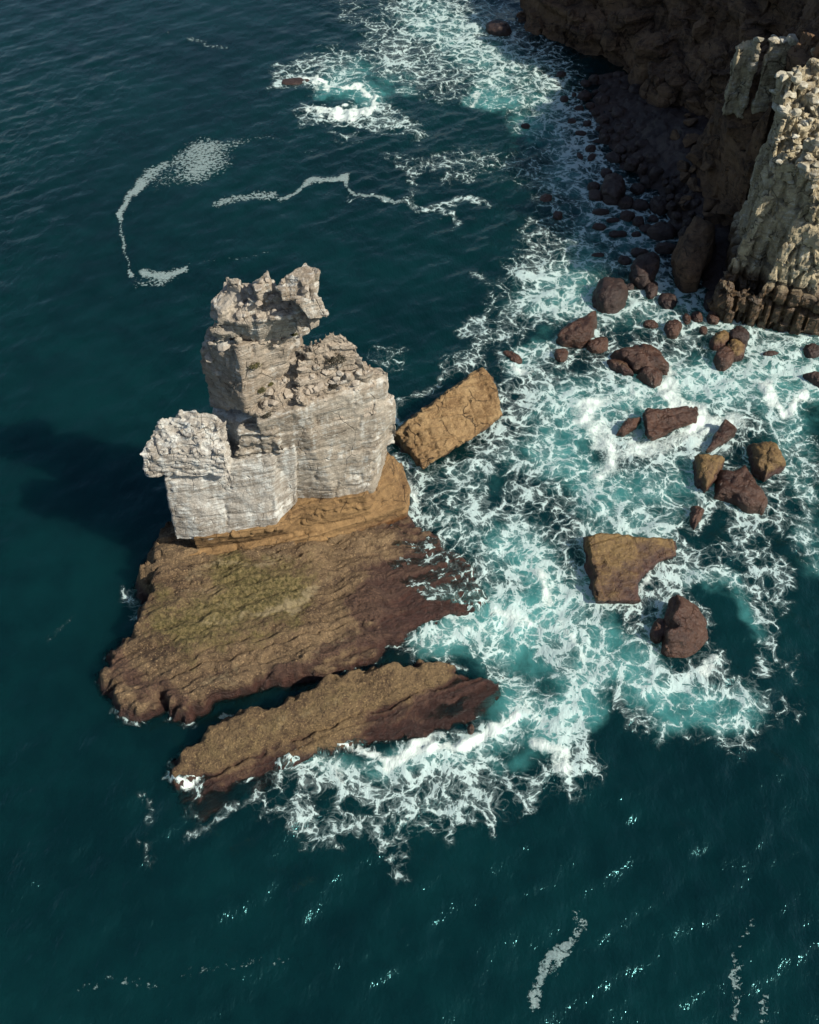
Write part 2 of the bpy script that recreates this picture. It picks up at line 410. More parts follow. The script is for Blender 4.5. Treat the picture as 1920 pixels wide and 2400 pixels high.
SLAB = poly_px(Z2([(345,1045),(358,972),(430,940),(490,890),(550,842),(640,815),(770,795),(870,742),(970,690),(1080,650),(1240,612),(1300,628),(1330,605),(1450,588),(1445,640),(1540,640),(1655,632),(1665,700),(1600,772),(1520,802),(1380,852),(1220,892),(1130,898),(1050,905),(930,938),(860,968),(790,1000),(760,1060),(640,1110),(540,1150),(450,1195),(375,1200),(345,1110)], 200, 1200, 1.691), 1.2)
SLAB_C = [(425,1770,2.2),(500,1730,3.0),(570,1690,3.4),(660,1672,3.3),(760,1625,3.1),(900,1575,2.6),(1000,1560,1.8),(1100,1575,1.0),(1180,1590,.5),(1050,1640,.8),(900,1690,1.0),(700,1745,1.5),(540,1770,2.2),(505,1810,1.0),(440,1835,.1),(470,1850,.1),(430,1880,-.1),(640,1810,.1),(560,1850,-.2)]
def scarp(X, Y, p, q, dz, wob, width=.14, fade=6.0):
    """a drop of dz along a line through two photograph points, on its seaward side"""
    a, b = at(*p, 1.8).to_2d(), at(*q, 1.8).to_2d(); L = (b-a).length; dx, dy = (b-a).normalized()
    t = (X-a.x)*dx+(Y-a.y)*dy; c = -(X-a.x)*dy+(Y-a.y)*dx+wob
    k = sstep(-fade*.3, .5, t)*sstep(L+fade*.3, L-.5, t)
    return k*(dz*sstep(-width, width, c)*np.exp(-np.maximum(c, 0)/5.0)-.22*np.exp(-((c+.15)/.2)**2))
def plat_h(X, Y):
    P3 = np.stack([X, Y, np.zeros_like(X)], 1)
    wob = fbm(P3/3.5, 4, 3)
    sd = signed_dist(X+0.9*fbm(P3/2.2, 3, 4), Y+0.9*fbm(P3/2.2+50, 3, 5), PLAT)
    z = idw(X, Y, PLAT_C)
    s = -X*math.sin(STRIKE)+Y*math.cos(STRIKE)+0.9*wob        # terraces run along the strike
    q = s/2.6+.25*fbm(P3/9, 2, 8); fr = q-np.floor(q); z = z+0.75*(sstep(.30, .38, fr)-fr)*sstep(-.3, 1.2, z)
    q = s/0.8; fr = q-np.floor(q); z = z+0.24*(sstep(.3, .45, fr)-fr)*sstep(-.3, 1.0, z)
    PR = P3@RZ.T; z = z+0.17*ridged(PR*np.array([.30, .95, 1], np.float32), 4, 11)*sstep(-.6, 2.0, z)+0.09*fbm(PR*np.array([1.2, 2.2, 1], np.float32), 3, 14)
    f1, f2, cid = voronoi((P3@RZ.T)/np.array([3.4, 2.0, 1], np.float32)+.35*np.stack([wob, wob, 0*wob], 1), 31)
    z = z+0.14*(cid-.5)+.07*ridged(P3*np.array([1.6, 1.6, 1], np.float32), 3, 17)
    z = z+scarp(X, Y, (322, 1500), (770, 1365), .55, .7*wob)+scarp(X, Y, (400, 1585), (905, 1432), .6, .8*wob)+scarp(X, Y, (395, 1345), (900, 1290), .35, .6*wob)+scarp(X, Y, (715, 1555), (900, 1495), .5, .3*wob)
    # the channel cut at the front lip and the broken left toe
    return z-np.maximum(sd+.15, 0)*2.3-0.35*sstep(-.6, 0, sd)
def slab_h(X, Y):
    P3 = np.stack([X, Y, np.zeros_like(X)], 1)
    wob = fbm(P3/3.0, 4, 23)
    sd = signed_dist(X+0.8*fbm(P3/2.0, 3, 24), Y+0.8*fbm(P3/2.0+50, 3, 25), SLAB)
    z = idw(X, Y, SLAB_C)
    a, b = at(523, 1785, 1.8).to_2d(), at(1010, 1600, 1.8).to_2d(); dx, dy = (b-a).normalized()
    c = -(X-a.x)*dy+(Y-a.y)*dx+0.55*wob                         # over the long step the rock stands higher
    z = z+0.85*sstep(-.12, .12, c)-.5-0.55*np.exp(-((c+.2)/.22)**2)*sstep(-.4, .3, wob+.2)
    c2 = c+2.1+.5*wob; z = z-0.45*sstep(.12, -.12, c2)
    c3 = c+1.1-.4*wob; z = z-0.25*np.exp(-((c3)/.16)**2)
    PR = P3@RZ.T; z = z+0.15*ridged(PR*np.array([.35, .95, 1], np.float32), 4, 13)+0.08*fbm(PR*np.array([1.3, 2.2, 1], np.float32), 3, 15)
    f1, f2, cid = voronoi((P3@RZ.T)/np.array([3.6, 1.6, 1], np.float32)+.3*np.stack([wob, wob, 0*wob], 1), 33)
    z = z+0.12*(cid-.5)+.07*ridged(P3*np.array([1.6, 1.6, 1], np.float32), 3, 18)
    return z-np.maximum(sd+.15, 0)*2.2-0.3*sstep(-.5, 0, sd)
def field_rock(name, hfun, poly, step, mat, label, cat, zmin=-2.6):
    lo, hi = poly.min(0)-1.5, poly.max(0)+1.5
    xs = np.arange(lo[0], hi[0], step, dtype=np.float32); ys = np.arange(lo[1], hi[1], step, dtype=np.float32)
    X, Y = np.meshgrid(xs, ys); shp = X.shape; X, Y = X.ravel(), Y.ravel()
    Zv = hfun(X, Y)
    idx = np.arange(X.size).reshape(shp)
    F = np.stack([idx[:-1,:-1], idx[:-1,1:], idx[1:,1:], idx[1:,:-1]], -1).reshape(-1, 4)
    F = F[(Zv[F].max(1) > zmin)]
    used = np.unique(F); mp = np.full(X.size, -1); mp[used] = np.arange(len(used)); F = mp[F]
    V = np.stack([X, Y, np.maximum(Zv, zmin-.6)], 1)[used]
    o_ = V.mean(0); o_[2] = 0
    me = mesh_np(name, V-o_, F)
    return put(name, me, mat, None, o_.tolist(), label=label, category=cat), V

# ------------------------------------------------------------------ boulders (photograph outline or ellipse -> rounded rock)
def ring_rock(outline, h, seed, n=56, rings=18, p=2.6, peak=(0, 0), tilt=(0, 0), a=.16, flat=.0, zb=-1.6):
    """outline: closed plan loop (n,2) about 0; gives verts/faces of a weathered rounded rock"""
    o = np.asarray(outline, np.float32); seg = np.hypot(*(np.roll(o, -1, 0)-o).T); cum = np.concatenate([[0], np.cumsum(seg)])
    t = np.linspace(0, cum[-1], n, endpoint=False); oc = np.vstack([o, o[:1]])
    L = np.stack([np.interp(t, cum, oc[:,0]), np.interp(t, cum, oc[:,1])], 1)
    sz = math.sqrt(abs(float(np.ptp(L[:,0])*np.ptp(L[:,1])))); V = []
    for r in range(rings):
        q = r/(rings-1)
        if q < .28: s, z = 1.04-.04*q/.28, zb+(0.12*h-zb)*q/.28
        else:
            th = (q-.28)/.72*math.pi/2
            s = math.cos(th)**(2/p); z = 0.12*h+0.88*h*math.sin(th)**(2/p)
        c = np.array(peak, np.float32)*(1-s)
        xy = L*max(s, .012)+c
        zz = np.full(n, z); k = np.clip(z/h, 0, 1)
        zz = zz+k*(xy[:,0]*tilt[0]+xy[:,1]*tilt[1])
        V.append(np.column_stack([xy, zz]))
    V = np.vstack(V).astype(np.float32)
    idx = np.arange(rings*n).reshape(rings, n); nx = np.roll(idx, -1, 1)
    F = np.stack([idx[:-1], nx[:-1], nx[1:], idx[1:]], -1).reshape(-1, 4)
    off = np.array([seed*13.7, seed*7.1, seed*3.3], np.float32)
    c = np.array([0, 0, h*.2], np.float32); D = V-c; D /= np.linalg.norm(D, axis=1, keepdims=True)+1e-6
    f1, f2, cid = voronoi(V/(sz*.42)+off, seed)
    d = a*sz*(.55*fbm(V/(sz*.55)+off, 3, seed)+.40*(cid-.5)-.05*np.exp(-((f2-f1)/.1)**2)+.16*ridged(V/(sz*.22)+off, 2, seed+3)+.07*fbm(V/(sz*.09)+off, 2, seed+7))
    k = sstep(-1.2, .1, V[:,2])*.7+.3
    V = V+D*(d*k)[:, None]
    # cap
    V = np.vstack([V, V[-n:].mean(0)]); tip = len(V)-1
    T = np.stack([idx[-1], nx[-1], np.full(n, tip), np.full(n, tip)], -1)
    return V, F, idx[-1], tip
def boulder_mesh(name, outline, h, seed, **kw):
    V, F, last, tip = ring_rock(outline, h, seed, **kw)
    bm = bmesh.new(); vv = [bm.verts.new(v) for v in V]
    for f in F: bm.faces.new([vv[i] for i in f])
    n = len(last)
    for i in range(n): bm.faces.new((vv[last[i]], vv[last[(i+1) % n]], vv[tip]))
    bmesh.ops.recalc_face_normals(bm, faces=bm.faces[:])
    me = bpy.data.meshes.new(name); bm.to_mesh(me); bm.free()
    me.polygons.foreach_set('use_smooth', np.ones(len(me.polygons), bool))
    return me
ROCK_RINGS = []                                            # waterlines, for the foam
def boulder_at(pts, h, mat, label, seed, name='boulder', group=None, foam=.45, zref=.35, **kw):
    P = np.array([at(u, v, h*zref).to_2d() for u, v in pts], np.float32); c = P.mean(0)
    me = boulder_mesh(name, P-c, h, seed, **kw)
    o = put(name, me, mat, None, (float(c[0]), float(c[1]), 0), label=label, category='boulder')
    if group: o['group'] = group
    if foam: ROCK_RINGS.append((P, foam))
    return o
def ell(cx, cy, rx, ry, ang=0, n=20):
    a = math.radians(ang); out = []
    for i in range(n):
        t = 2*math.pi*i/n; x, y = rx*math.cos(t), ry*math.sin(t)
        out.append((cx+x*math.cos(a)-y*math.sin(a), cy+x*math.sin(a)+y*math.cos(a)))
    return out

# ------------------------------------------------------------------ the sea
K = 1920/1725.0
def stroke_field(U, Vv, strokes):
    """soft union of painted strokes [(points, radius, strength)], in photograph points of the water plane"""
    out = np.zeros_like(U)
    for pts, r, s in strokes:
        p = np.array(pts, np.float32)*K; r = r*K
        lo, hi = p.min(0)-r, p.max(0)+r
        m = np.nonzero((U > lo[0]) & (U < hi[0]) & (Vv > lo[1]) & (Vv < hi[1]))[0]
        if not len(m): continue
        Q = np.stack([U[m], Vv[m]], 1); d = np.full(len(m), 1e9, np.float32)
        if len(p) == 1: d = np.hypot(*(Q-p[0]).T)
        for a, b in zip(p[:-1], p[1:]):
            ab = b-a; t = np.clip(((Q-a)@ab)/max(float(ab@ab), 1e-6), 0, 1)
            d = np.minimum(d, np.hypot(*(Q-(a+t[:,None]*ab)).T))
        f = s*sstep(1, 0, d/r)
        if s < 0: out[m] = out[m]*(1+f)
        else: out[m] = 1-(1-out[m])*(1-f)
    return out
LACE = [
 ([(870,20),(1000,100),(1100,180),(1180,280),(1230,380),(1270,480),(1200,560),(1150,600)],105,.62), ([(940,-20),(1050,60),(1160,120)],90,.5),
 ([(1180,180),(1230,300),(1290,400),(1360,460),(1400,560),(1400,640)],70,.62), ([(720,10),(790,60),(850,140)],40,.30), ([(850,130),(950,180),(1040,160)],85,.45),
 ([(780,110),(860,150)],60,.4), ([(870,60),(960,90)],80,.4),
 ([(965,255)],75,-.85), ([(1040,385),(1000,350)],80,-.7), ([(1000,520)],90,-.9), ([(1060,520)],60,-.5), ([(1110,400)],35,-.6), ([(940,310)],60,-.6),
 ([(600,160),(700,160),(770,195),(805,240)],42,.7), ([(640,240),(720,245),(840,262),(885,270)],30,.65), ([(700,290),(760,288)],14,.4), ([(650,130),(720,120),(740,150)],35,.45),
 ([(850,425),(900,440),(970,430),(1020,432)],11,.75), ([(900,440),(940,455),(975,470)],11,.6), ([(730,405),(790,418),(850,425)],6,.5), ([(820,330),(870,350),(930,345)],26,.3), ([(870,370),(860,410)],20,.3), ([(930,350),(1080,340),(1160,400)],50,.35),
 ([(1020,580),(1040,640),(1000,690)],30,.28),
 ([(1100,600),(1200,645),(1300,645),(1420,625),(1500,660),(1600,690),(1760,700)],68,.78), ([(1150,570),(1120,650),(1050,700),(1000,685)],48,.5), ([(1070,765),(1130,770),(1120,735),(1180,740)],40,.75), ([(1230,690),(1300,770),(1430,700),(1420,760)],72,.65),
 ([(990,700),(1000,760),(960,770)],40,.3), ([(1130,480),(1100,570)],60,.42),
 ([(1200,850),(1300,810),(1400,825),(1500,810),(1600,760),(1740,760)],95,.88), ([(1130,820),(1180,960),(1250,1060),(1380,1070),(1490,1020)],95,.62), ([(1300,900),(1380,980),(1480,940),(1560,880)],80,.8),
 ([(1590,790),(1640,860),(1700,820)],60,.75), ([(1650,900),(1710,1000),(1680,1100),(1740,1180)],60,.52), ([(1560,1100),(1600,1180),(1640,1260)],60,.42), ([(1640,1000),(1620,1090),(1560,1100)],50,.5),
 ([(1000,870),(1080,930),(1110,1020)],80,.42), ([(860,985),(930,1020),(1000,975),(1030,940)],52,.66), ([(870,1040),(860,1090)],40,.6), ([(860,1080),(940,1110),(1050,1080),(1080,1150),(1130,1200)],75,.6), ([(990,1030),(1040,1130),(1000,1180)],60,.5),
 ([(1090,800),(1050,860),(1150,900)],80,.4), ([(1120,990),(1140,1080)],90,.35), ([(1040,1110)],40,-.6), ([(1000,1240),(1010,1180)],30,-.4),
 ([(830,870),(880,832),(960,780),(1000,755)],16,.45), ([(840,760),(790,745)],36,.28), ([(835,900),(850,850)],14,.5),
 ([(780,1130),(830,1165),(900,1175),(980,1210)],50,.72), ([(830,1220),(900,1240),(990,1250)],45,.45), ([(1000,1200),(1020,1260)],50,.7),
 ([(1060,1240),(1100,1170),(1180,1200),(1210,1300)],95,.88), ([(960,1290),(1050,1290),(1150,1310),(1230,1420),(1180,1520)],95,.85), ([(830,1350),(900,1330),(960,1300)],35,.6), ([(1060,1420),(1110,1470),(1180,1540)],60,.8), ([(870,1370),(960,1390)],30,.4), ([(1100,1390)],38,-.75), ([(930,1345)],25,-.35),
 ([(1420,1425),(1470,1420),(1510,1390)],34,.8), ([(840,1345),(920,1325),(1000,1345),(1060,1375)],42,.75), ([(620,1600),(720,1610),(820,1620),(930,1610)],40,.6), ([(375,1640),(420,1660)],30,.7), ([(1090,1320),(1160,1380)],40,.5),
 ([(640,1640),(615,1735)],15,.55), ([(720,1650),(700,1770)],15,.5), ([(780,1655),(800,1750),(850,1850)],18,.5), ([(860,1650),(850,1800)],16,.5), ([(900,1650),(950,1770)],18,.5), ([(985,1640),(1040,1750)],18,.5), ([(1050,1620),(1110,1710)],22,.5), ([(560,1640),(530,1700)],12,.45), ([(560,1700),(700,1740),(900,1740),(1080,1700)],50,.30),
 ([(820,1605),(900,1585),(980,1560),(1060,1530),(1095,1500)],52,.9), ([(960,1590),(1040,1575),(1110,1540)],40,.6),
 ([(600,1625),(700,1650),(800,1650),(900,1650),(1000,1620)],62,.74), ([(580,1600),(650,1570),(760,1560),(830,1600)],22,.7), ([(430,1650),(520,1645),(580,1610)],10,.65), ([(390,1765),(450,1730),(505,1700)],24,.48), ([(610,1720),(700,1735),(780,1740),(850,1800),(850,1845)],40,.42), ([(640,1700),(660,1740)],30,.5), ([(850,1700),(950,1700),(1050,1680),(1130,1640)],56,.55), ([(1180,1550),(1230,1610),(1180,1640)],60,.7), ([(720,1790),(650,1780)],22,.3), ([(310,1770),(330,1820)],20,.18), ([(300,1690),(320,1740)],18,.3),
 ([(1200,1130),(1280,1105),(1425,1110),(1445,1180),(1400,1245),(1330,1275),(1240,1275)],38,.72), ([(1230,1130),(1240,1270)],26,.6), ([(1380,1235),(1500,1205),(1580,1260),(1625,1330),(1590,1410)],32,.6), ([(1340,1290),(1350,1380),(1400,1420)],45,.66), ([(1250,1330),(1300,1420),(1420,1450),(1540,1470),(1560,1540)],75,.62), ([(1300,1480),(1400,1545),(1530,1540)],52,.42), ([(1440,1200),(1540,1170),(1640,1210)],50,.35), ([(1480,1420),(1560,1450)],40,.6), ([(1560,1480),(1680,1500)],50,.28), ([(1600,1380),(1680,1420)],45,.25),
 ([(265,1250),(285,1300),(300,1230)],24,.45), ([(232,1445),(258,1500),(290,1520),(330,1495)],16,.72), ([(365,1518),(412,1528)],8,.65), ([(300,1440),(350,1480)],8,.3), ([(110,1340),(160,1300)],10,.12), ([(280,1330),(300,1350)],10,.3),
]
SOLID = [
 ([(640,172),(700,176),(750,186),(790,206),(800,228)],12,.95), ([(700,236),(750,240),(795,232)],13,1), ([(650,240),(690,236)],9,.8), ([(1005,195),(1015,220)],14,.7), ([(1185,310),(1215,300)],16,.6),
 ([(1400,790),(1420,850),(1480,870),(1480,910)],40,.75), ([(1240,870),(1290,970),(1250,1010)],50,.7), ([(1600,810),(1640,870),(1690,830)],26,.85), ([(1330,930),(1400,945),(1460,900),(1550,890)],45,.65), ([(1230,850),(1340,830)],46,.55), ([(1620,1000),(1650,960)],18,.5),
 ([(1080,770),(1120,780)],22,.75), ([(860,1010),(880,1050)],16,.7), ([(795,1145),(840,1185)],20,.75), ([(1130,1205),(1160,1255)],38,.75), ([(1040,1290),(1120,1300)],30,.65), ([(970,1320),(1040,1330)],24,.5), ([(1190,1300),(1220,1370)],30,.5),
 ([(825,1605),(870,1590),(900,1575)],26,.9), ([(900,1585),(980,1560)],20,.85), ([(980,1560),(1060,1530),(1085,1505)],24,1), ([(860,1570),(940,1545)],14,.7), ([(600,1605),(650,1575),(755,1560),(820,1595)],11,.8), ([(690,1600),(720,1650)],22,.55), ([(372,1645),(400,1660),(425,1635)],22,.85), ([(1140,1580),(1190,1600),(1170,1630)],34,.75), ([(1090,1470),(1150,1520)],24,.55),
 ([(1410,1170),(1385,1215),(1340,1260)],14,.7), ([(1480,1408),(1505,1390)],24,.72), ([(1455,1415)],16,.6), ([(1540,1000),(1560,980)],16,.4), ([(1640,1020)],14,.6), ([(1560,1030),(1615,1075)],6,.5),
]
AER = [
 ([(900,40),(1040,140),(1140,230),(1210,380),(1270,480),(1200,600)],120,.55), ([(700,175),(790,215)],60,.7), ([(740,150),(860,170)],70,.45), ([(1010,200),(1060,210)],45,.8), ([(1110,280)],60,.5), ([(1330,480),(1400,620)],70,.5),
 ([(1100,620),(1300,650),(1500,670),(1760,720)],80,.5), ([(1200,860),(1400,820),(1600,800),(1740,800)],130,.8), ([(1170,950),(1260,1040),(1440,1020)],110,.75), ([(1080,770),(1150,720)],60,.5), ([(1650,900),(1700,1050),(1720,1180)],90,.45),
 ([(1100,1180),(1180,1280),(1080,1300),(960,1310)],130,.95), ([(1230,1420),(1160,1540),(1060,1460)],110,.95), ([(880,1350),(960,1330)],50,.85), ([(1090,1370)],50,.6), ([(1280,1350),(1400,1470),(1540,1500)],105,.85), ([(1400,1540),(1500,1530)],50,.6), ([(1460,1210),(1540,1240),(1600,1330)],44,.62), ([(1250,1120),(1420,1120)],60,.5), ([(940,1110),(1060,1130)],90,.4), ([(900,1020),(1080,960)],110,.28),
 ([(620,1610),(760,1610),(900,1600),(1060,1560)],60,.65), ([(1040,1620),(1100,1600)],40,.7), ([(820,1700),(850,1790)],70,.2), ([(870,960),(850,920)],24,.5), ([(385,1640)],40,.4), ([(1130,1400),(1090,1330)],60,.7), ([(1250,1500)],60,.6),
]
SCUM = [
 ([(475,102),(440,95),(400,84)],13,.62), ([(400,84),(340,66),(290,55)],18,.40), ([(390,5),(360,10)],13,.3),
 ([(500,298),(430,305),(370,335)],31,.64), ([(345,345),(310,370),(285,405)],21,.75), ([(290,385),(265,425),(254,455)],17,.95), ([(254,450),(257,490),(266,535),(272,580)],10,.85), ([(282,440),(284,470)],8,.45), ([(440,335),(390,370),(330,380)],56,.60), ([(430,350)],85,.60), ([(480,340)],50,.5), ([(272,580),(290,600),(340,600)],18,.62), ([(300,575),(340,585),(390,568)],21,.98), ([(395,555),(450,550)],8,.45), ([(480,548),(510,548)],9,.55), ([(510,545),(560,535)],8,.5),
 ([(450,432),(500,418),(545,410),(578,412)],21,.80), ([(590,424),(625,402),(655,383)],9,.92), ([(650,385),(690,376),(728,374)],16,.92), ([(722,376),(734,400),(780,414),(840,424)],9,.9), ([(520,295),(560,288),(600,296)],17,.5), ([(640,318),(660,312)],16,.52), ([(545,270)],23,.4), ([(840,424),(900,440),(960,436)],10,.5), ([(620,245),(580,225)],13,.35),
 ([(1212,1925),(1222,1950),(1200,1985),(1170,2010)],32,.72), ([(1160,2015),(1140,2060),(1120,2110)],30,.85), ([(1190,2000),(1170,2050)],23,.55), ([(1130,2100),(1140,2140)],26,.5),
 ([(1545,2050),(1560,2090),(1545,2140)],30,.70), ([(1615,2100),(1610,2150)],32,.68), ([(1575,1940),(1540,2010),(1560,2040)],28,.52), ([(1700,1900)],13,.2), ([(1500,1790),(1480,1810)],16,.45), ([(1545,1800),(1540,1860)],21,.36), ([(1420,1850),(1390,1890)],29,.3),
 ([(160,2085),(250,2060),(330,2075)],32,.50), ([(380,2050),(480,2035),(610,2015)],30,.52), ([(1080,2130),(1030,2156)],26,.34), ([(470,1508),(490,1512)],18,1), ([(30,1690),(80,1670)],16,.22), ([(100,1480),(200,1520)],40,.12), ([(560,2080),(640,2030)],18,.3), ([(340,2120),(440,2156)],26,.28),
]
WASH = [([(372,1650),(425,1640)],26,1), ([(800,1140),(850,1170),(930,1180),(1010,1220)],70,1.0), ([(850,1215),(910,1240),(1010,1255)],52,1.0), ([(590,1610),(660,1580),(760,1565),(830,1590)],20,.8), ([(960,1440),(1000,1410)],20,.7), ([(1000,1500),(1060,1440)],14,.7)]
CALM = [([(0,0),(500,0),(300,400),(100,900),(150,1300)],480,.9), ([(600,500),(800,600)],300,.6)]

def grow(lo, hi, step, far):
    a = np.arange(lo, hi+step, step); out = []; d = step; x = a[-1]
    while x < far: d *= 1.28; x += d; out.append(x)
    left = []; d = step; x = a[0]
    while x > -far: d *= 1.28; x -= d; left.append(x)
    return np.concatenate([left[::-1], a, out]).astype(np.float32)
def build_sea():
    xs = grow(-98, 98, .36, 7000); ys = grow(14, 244, .36, 7000)
    X, Y = np.meshgrid(xs, ys); shp = X.shape; X, Y = X.ravel(), Y.ravel(); n = X.size
    P3 = np.stack([X, Y, np.zeros_like(X)], 1)
    U = np.full(n, -9e3, np.float32); W_ = U.copy(); front = Y > 5
    U[front], W_[front] = proj(X[front], Y[front]); view = front & (U > -500) & (U < 2500) & (W_ > -400) & (W_ < 2800)
    vi = np.nonzero(view)[0]; Pv = P3[vi]
    jx = 26*fbm(Pv/7.0, 4, 60)+9*fbm(Pv/1.6, 3, 61); jy = 26*fbm(Pv/7.0+31, 4, 62)+9*fbm(Pv/1.6+31, 3, 63)
    U_, V_ = U[vi]+jx, W_[vi]+jy; U2, V2 = U[vi]+.35*jx, W_[vi]+.35*jy
    lace = stroke_field(U_, V_, LACE); solid = stroke_field(U_, V_, SOLID); aer = stroke_field(U_, V_, AER)
    scum = stroke_field(U2, V2, SCUM); wash = stroke_field(U2, V2, WASH); calm = stroke_field(U_, V_, CALM)
    for P, s in ROCK_RINGS:                                       # foam collars round the rocks
        c = P.mean(0); r = float(np.max(np.hypot(*(P-c).T)))+3
        m = np.nonzero((np.abs(X[vi]-c[0]) < r) & (np.abs(Y[vi]-c[1]) < r))[0]
        if not len(m): continue
        sd = np.abs(signed_dist(X[vi][m], Y[vi][m], P)-.25)
        lace[m] = 1-(1-lace[m])*(1-s*np.exp(-(sd/.8)**2))
    lace = lace*(1-.45*np.clip(wash, 0, 1))
    # open-sea waves
    Zs = np.zeros(n, np.float32); r = np.random.default_rng(3)
    fade = np.exp(-np.maximum(0, np.hypot(X, Y-110)-200)/150)
    for i in range(46):
        L = 1.5*(10.0/1.5)**r.random(); a = math.radians(128)+r.normal(0, .55); kx, ky = math.cos(a)*2*math.pi/L, math.sin(a)*2*math.pi/L
        Zs += (0.0165*L**.9*r.uniform(.5, 1)/math.sqrt(5))*np.sin(kx*X+ky*Y+r.random()*6.28).astype(np.float32)
    Zs += .16*fbm(P3/np.array([5, 7, 1], np.float32), 3, 70)
    amp = np.ones(n, np.float32); amp[vi] = 1-.84*calm
    Zs *= amp*fade*1.05
    lace = .93*lace**1.3; zl = lace; Zs[vi] += .22*zl*fbm(Pv/2.6, 4, 71)+.10*zl*ridged(Pv/.9, 2, 72)
    Zs[vi] += solid*(.12+.55*fbm(Pv/1.5, 4, 73)+.25*ridged(Pv/.8, 2, 74))
    for u, v, rr, dz in ((1100, 1385, 4.5, -1.1), (1150, 1600, 3.5, .5), (1640, 850, 5, .6), (1060, 1600, 5, -.4)):   # hollows and humps
        c = at(u*K, v*K); Zs += dz*np.exp(-((X-c.x)**2+(Y-c.y)**2)/rr**2)
    # shallow water over the two ledges
    depth = np.full(n, 9, np.float32)
    for hfun, poly in ((plat_h, PLAT), (slab_h, SLAB)):
        lo, hi = poly.min(0)-3, poly.max(0)+3
        m = np.nonzero((X > lo[0]) & (X < hi[0]) & (Y > lo[1]) & (Y < hi[1]))[0]
        h = hfun(X[m], Y[m])
        wv = np.zeros(n, np.float32); wv[vi] = wash
        k = wv[m]; up = h+.03+.07*k+.05*fbm(P3[m]/1.4, 2, 77)
        z = Zs[m]; kk = sstep(.12, .45, k)*(h < 1.1)*(h > -.8); z = z+(up-z)*kk
        Zs[m] = z; depth[m] = np.minimum(depth[m], np.maximum(z-h, 0))
        near = np.exp(-np.clip(z-h, 0, 9)/.5)*(z > h)              # a rim of foam where the sea meets the ledge
        ff = np.zeros(n, np.float32); ff[m] = near; lace = 1-(1-lace)*(1-.30*ff[vi]*sstep(-.25, .35, fbm(Pv/6, 3, 78)))
    clear = np.exp(-depth/.55)
    # foam drifts with the eddies: texture coordinates carried back along a swirling flow
    Q = Pv[:, :2].copy(); e = .25
    turb = np.clip(lace*1.2+.25, 0, 1)[:, None]
    for it in range(7):
        q3 = np.stack([Q[:,0], Q[:,1], np.zeros(len(Q), np.float32)], 1); vel = 0
        for sc, am, sd_ in ((9.0, 3.4, 80), (3.4, 1.0, 81)):
            f0 = perlin(q3/sc, sd_); fx = perlin((q3+np.array([e,0,0], np.float32))/sc, sd_); fy = perlin((q3+np.array([0,e,0], np.float32))/sc, sd_)
            vel = vel+am*np.stack([(fy-f0)/e, -(fx-f0)/e], 1)*sc*.33
        Q = Q-vel*turb*.05
    flow = P3.copy(); flow[vi, :2] = Q
    foam = np.zeros((n, 4), np.float32); chop = amp; foam[vi] = np.stack([lace, solid, aer, scum], 1)
    idx = np.arange(n).reshape(shp)
    F = np.stack([idx[:-1,:-1], idx[:-1,1:], idx[1:,1:], idx[1:,:-1]], -1).reshape(-1, 4)
    me = mesh_np('sea', np.stack([X, Y, Zs], 1), F)
    a = me.attributes.new('foam', 'FLOAT_COLOR', 'POINT'); a.data.foreach_set('color', foam.ravel())
    a = me.attributes.new('flow', 'FLOAT_VECTOR', 'POINT'); a.data.foreach_set('vector', flow.astype(np.float32).ravel())
    a = me.attributes.new('chop', 'FLOAT', 'POINT'); a.data.foreach_set('value', amp.astype(np.float32))
    a = me.attributes.new('clear', 'FLOAT', 'POINT'); a.data.foreach_set('value', clear.astype(np.float32))
    return me
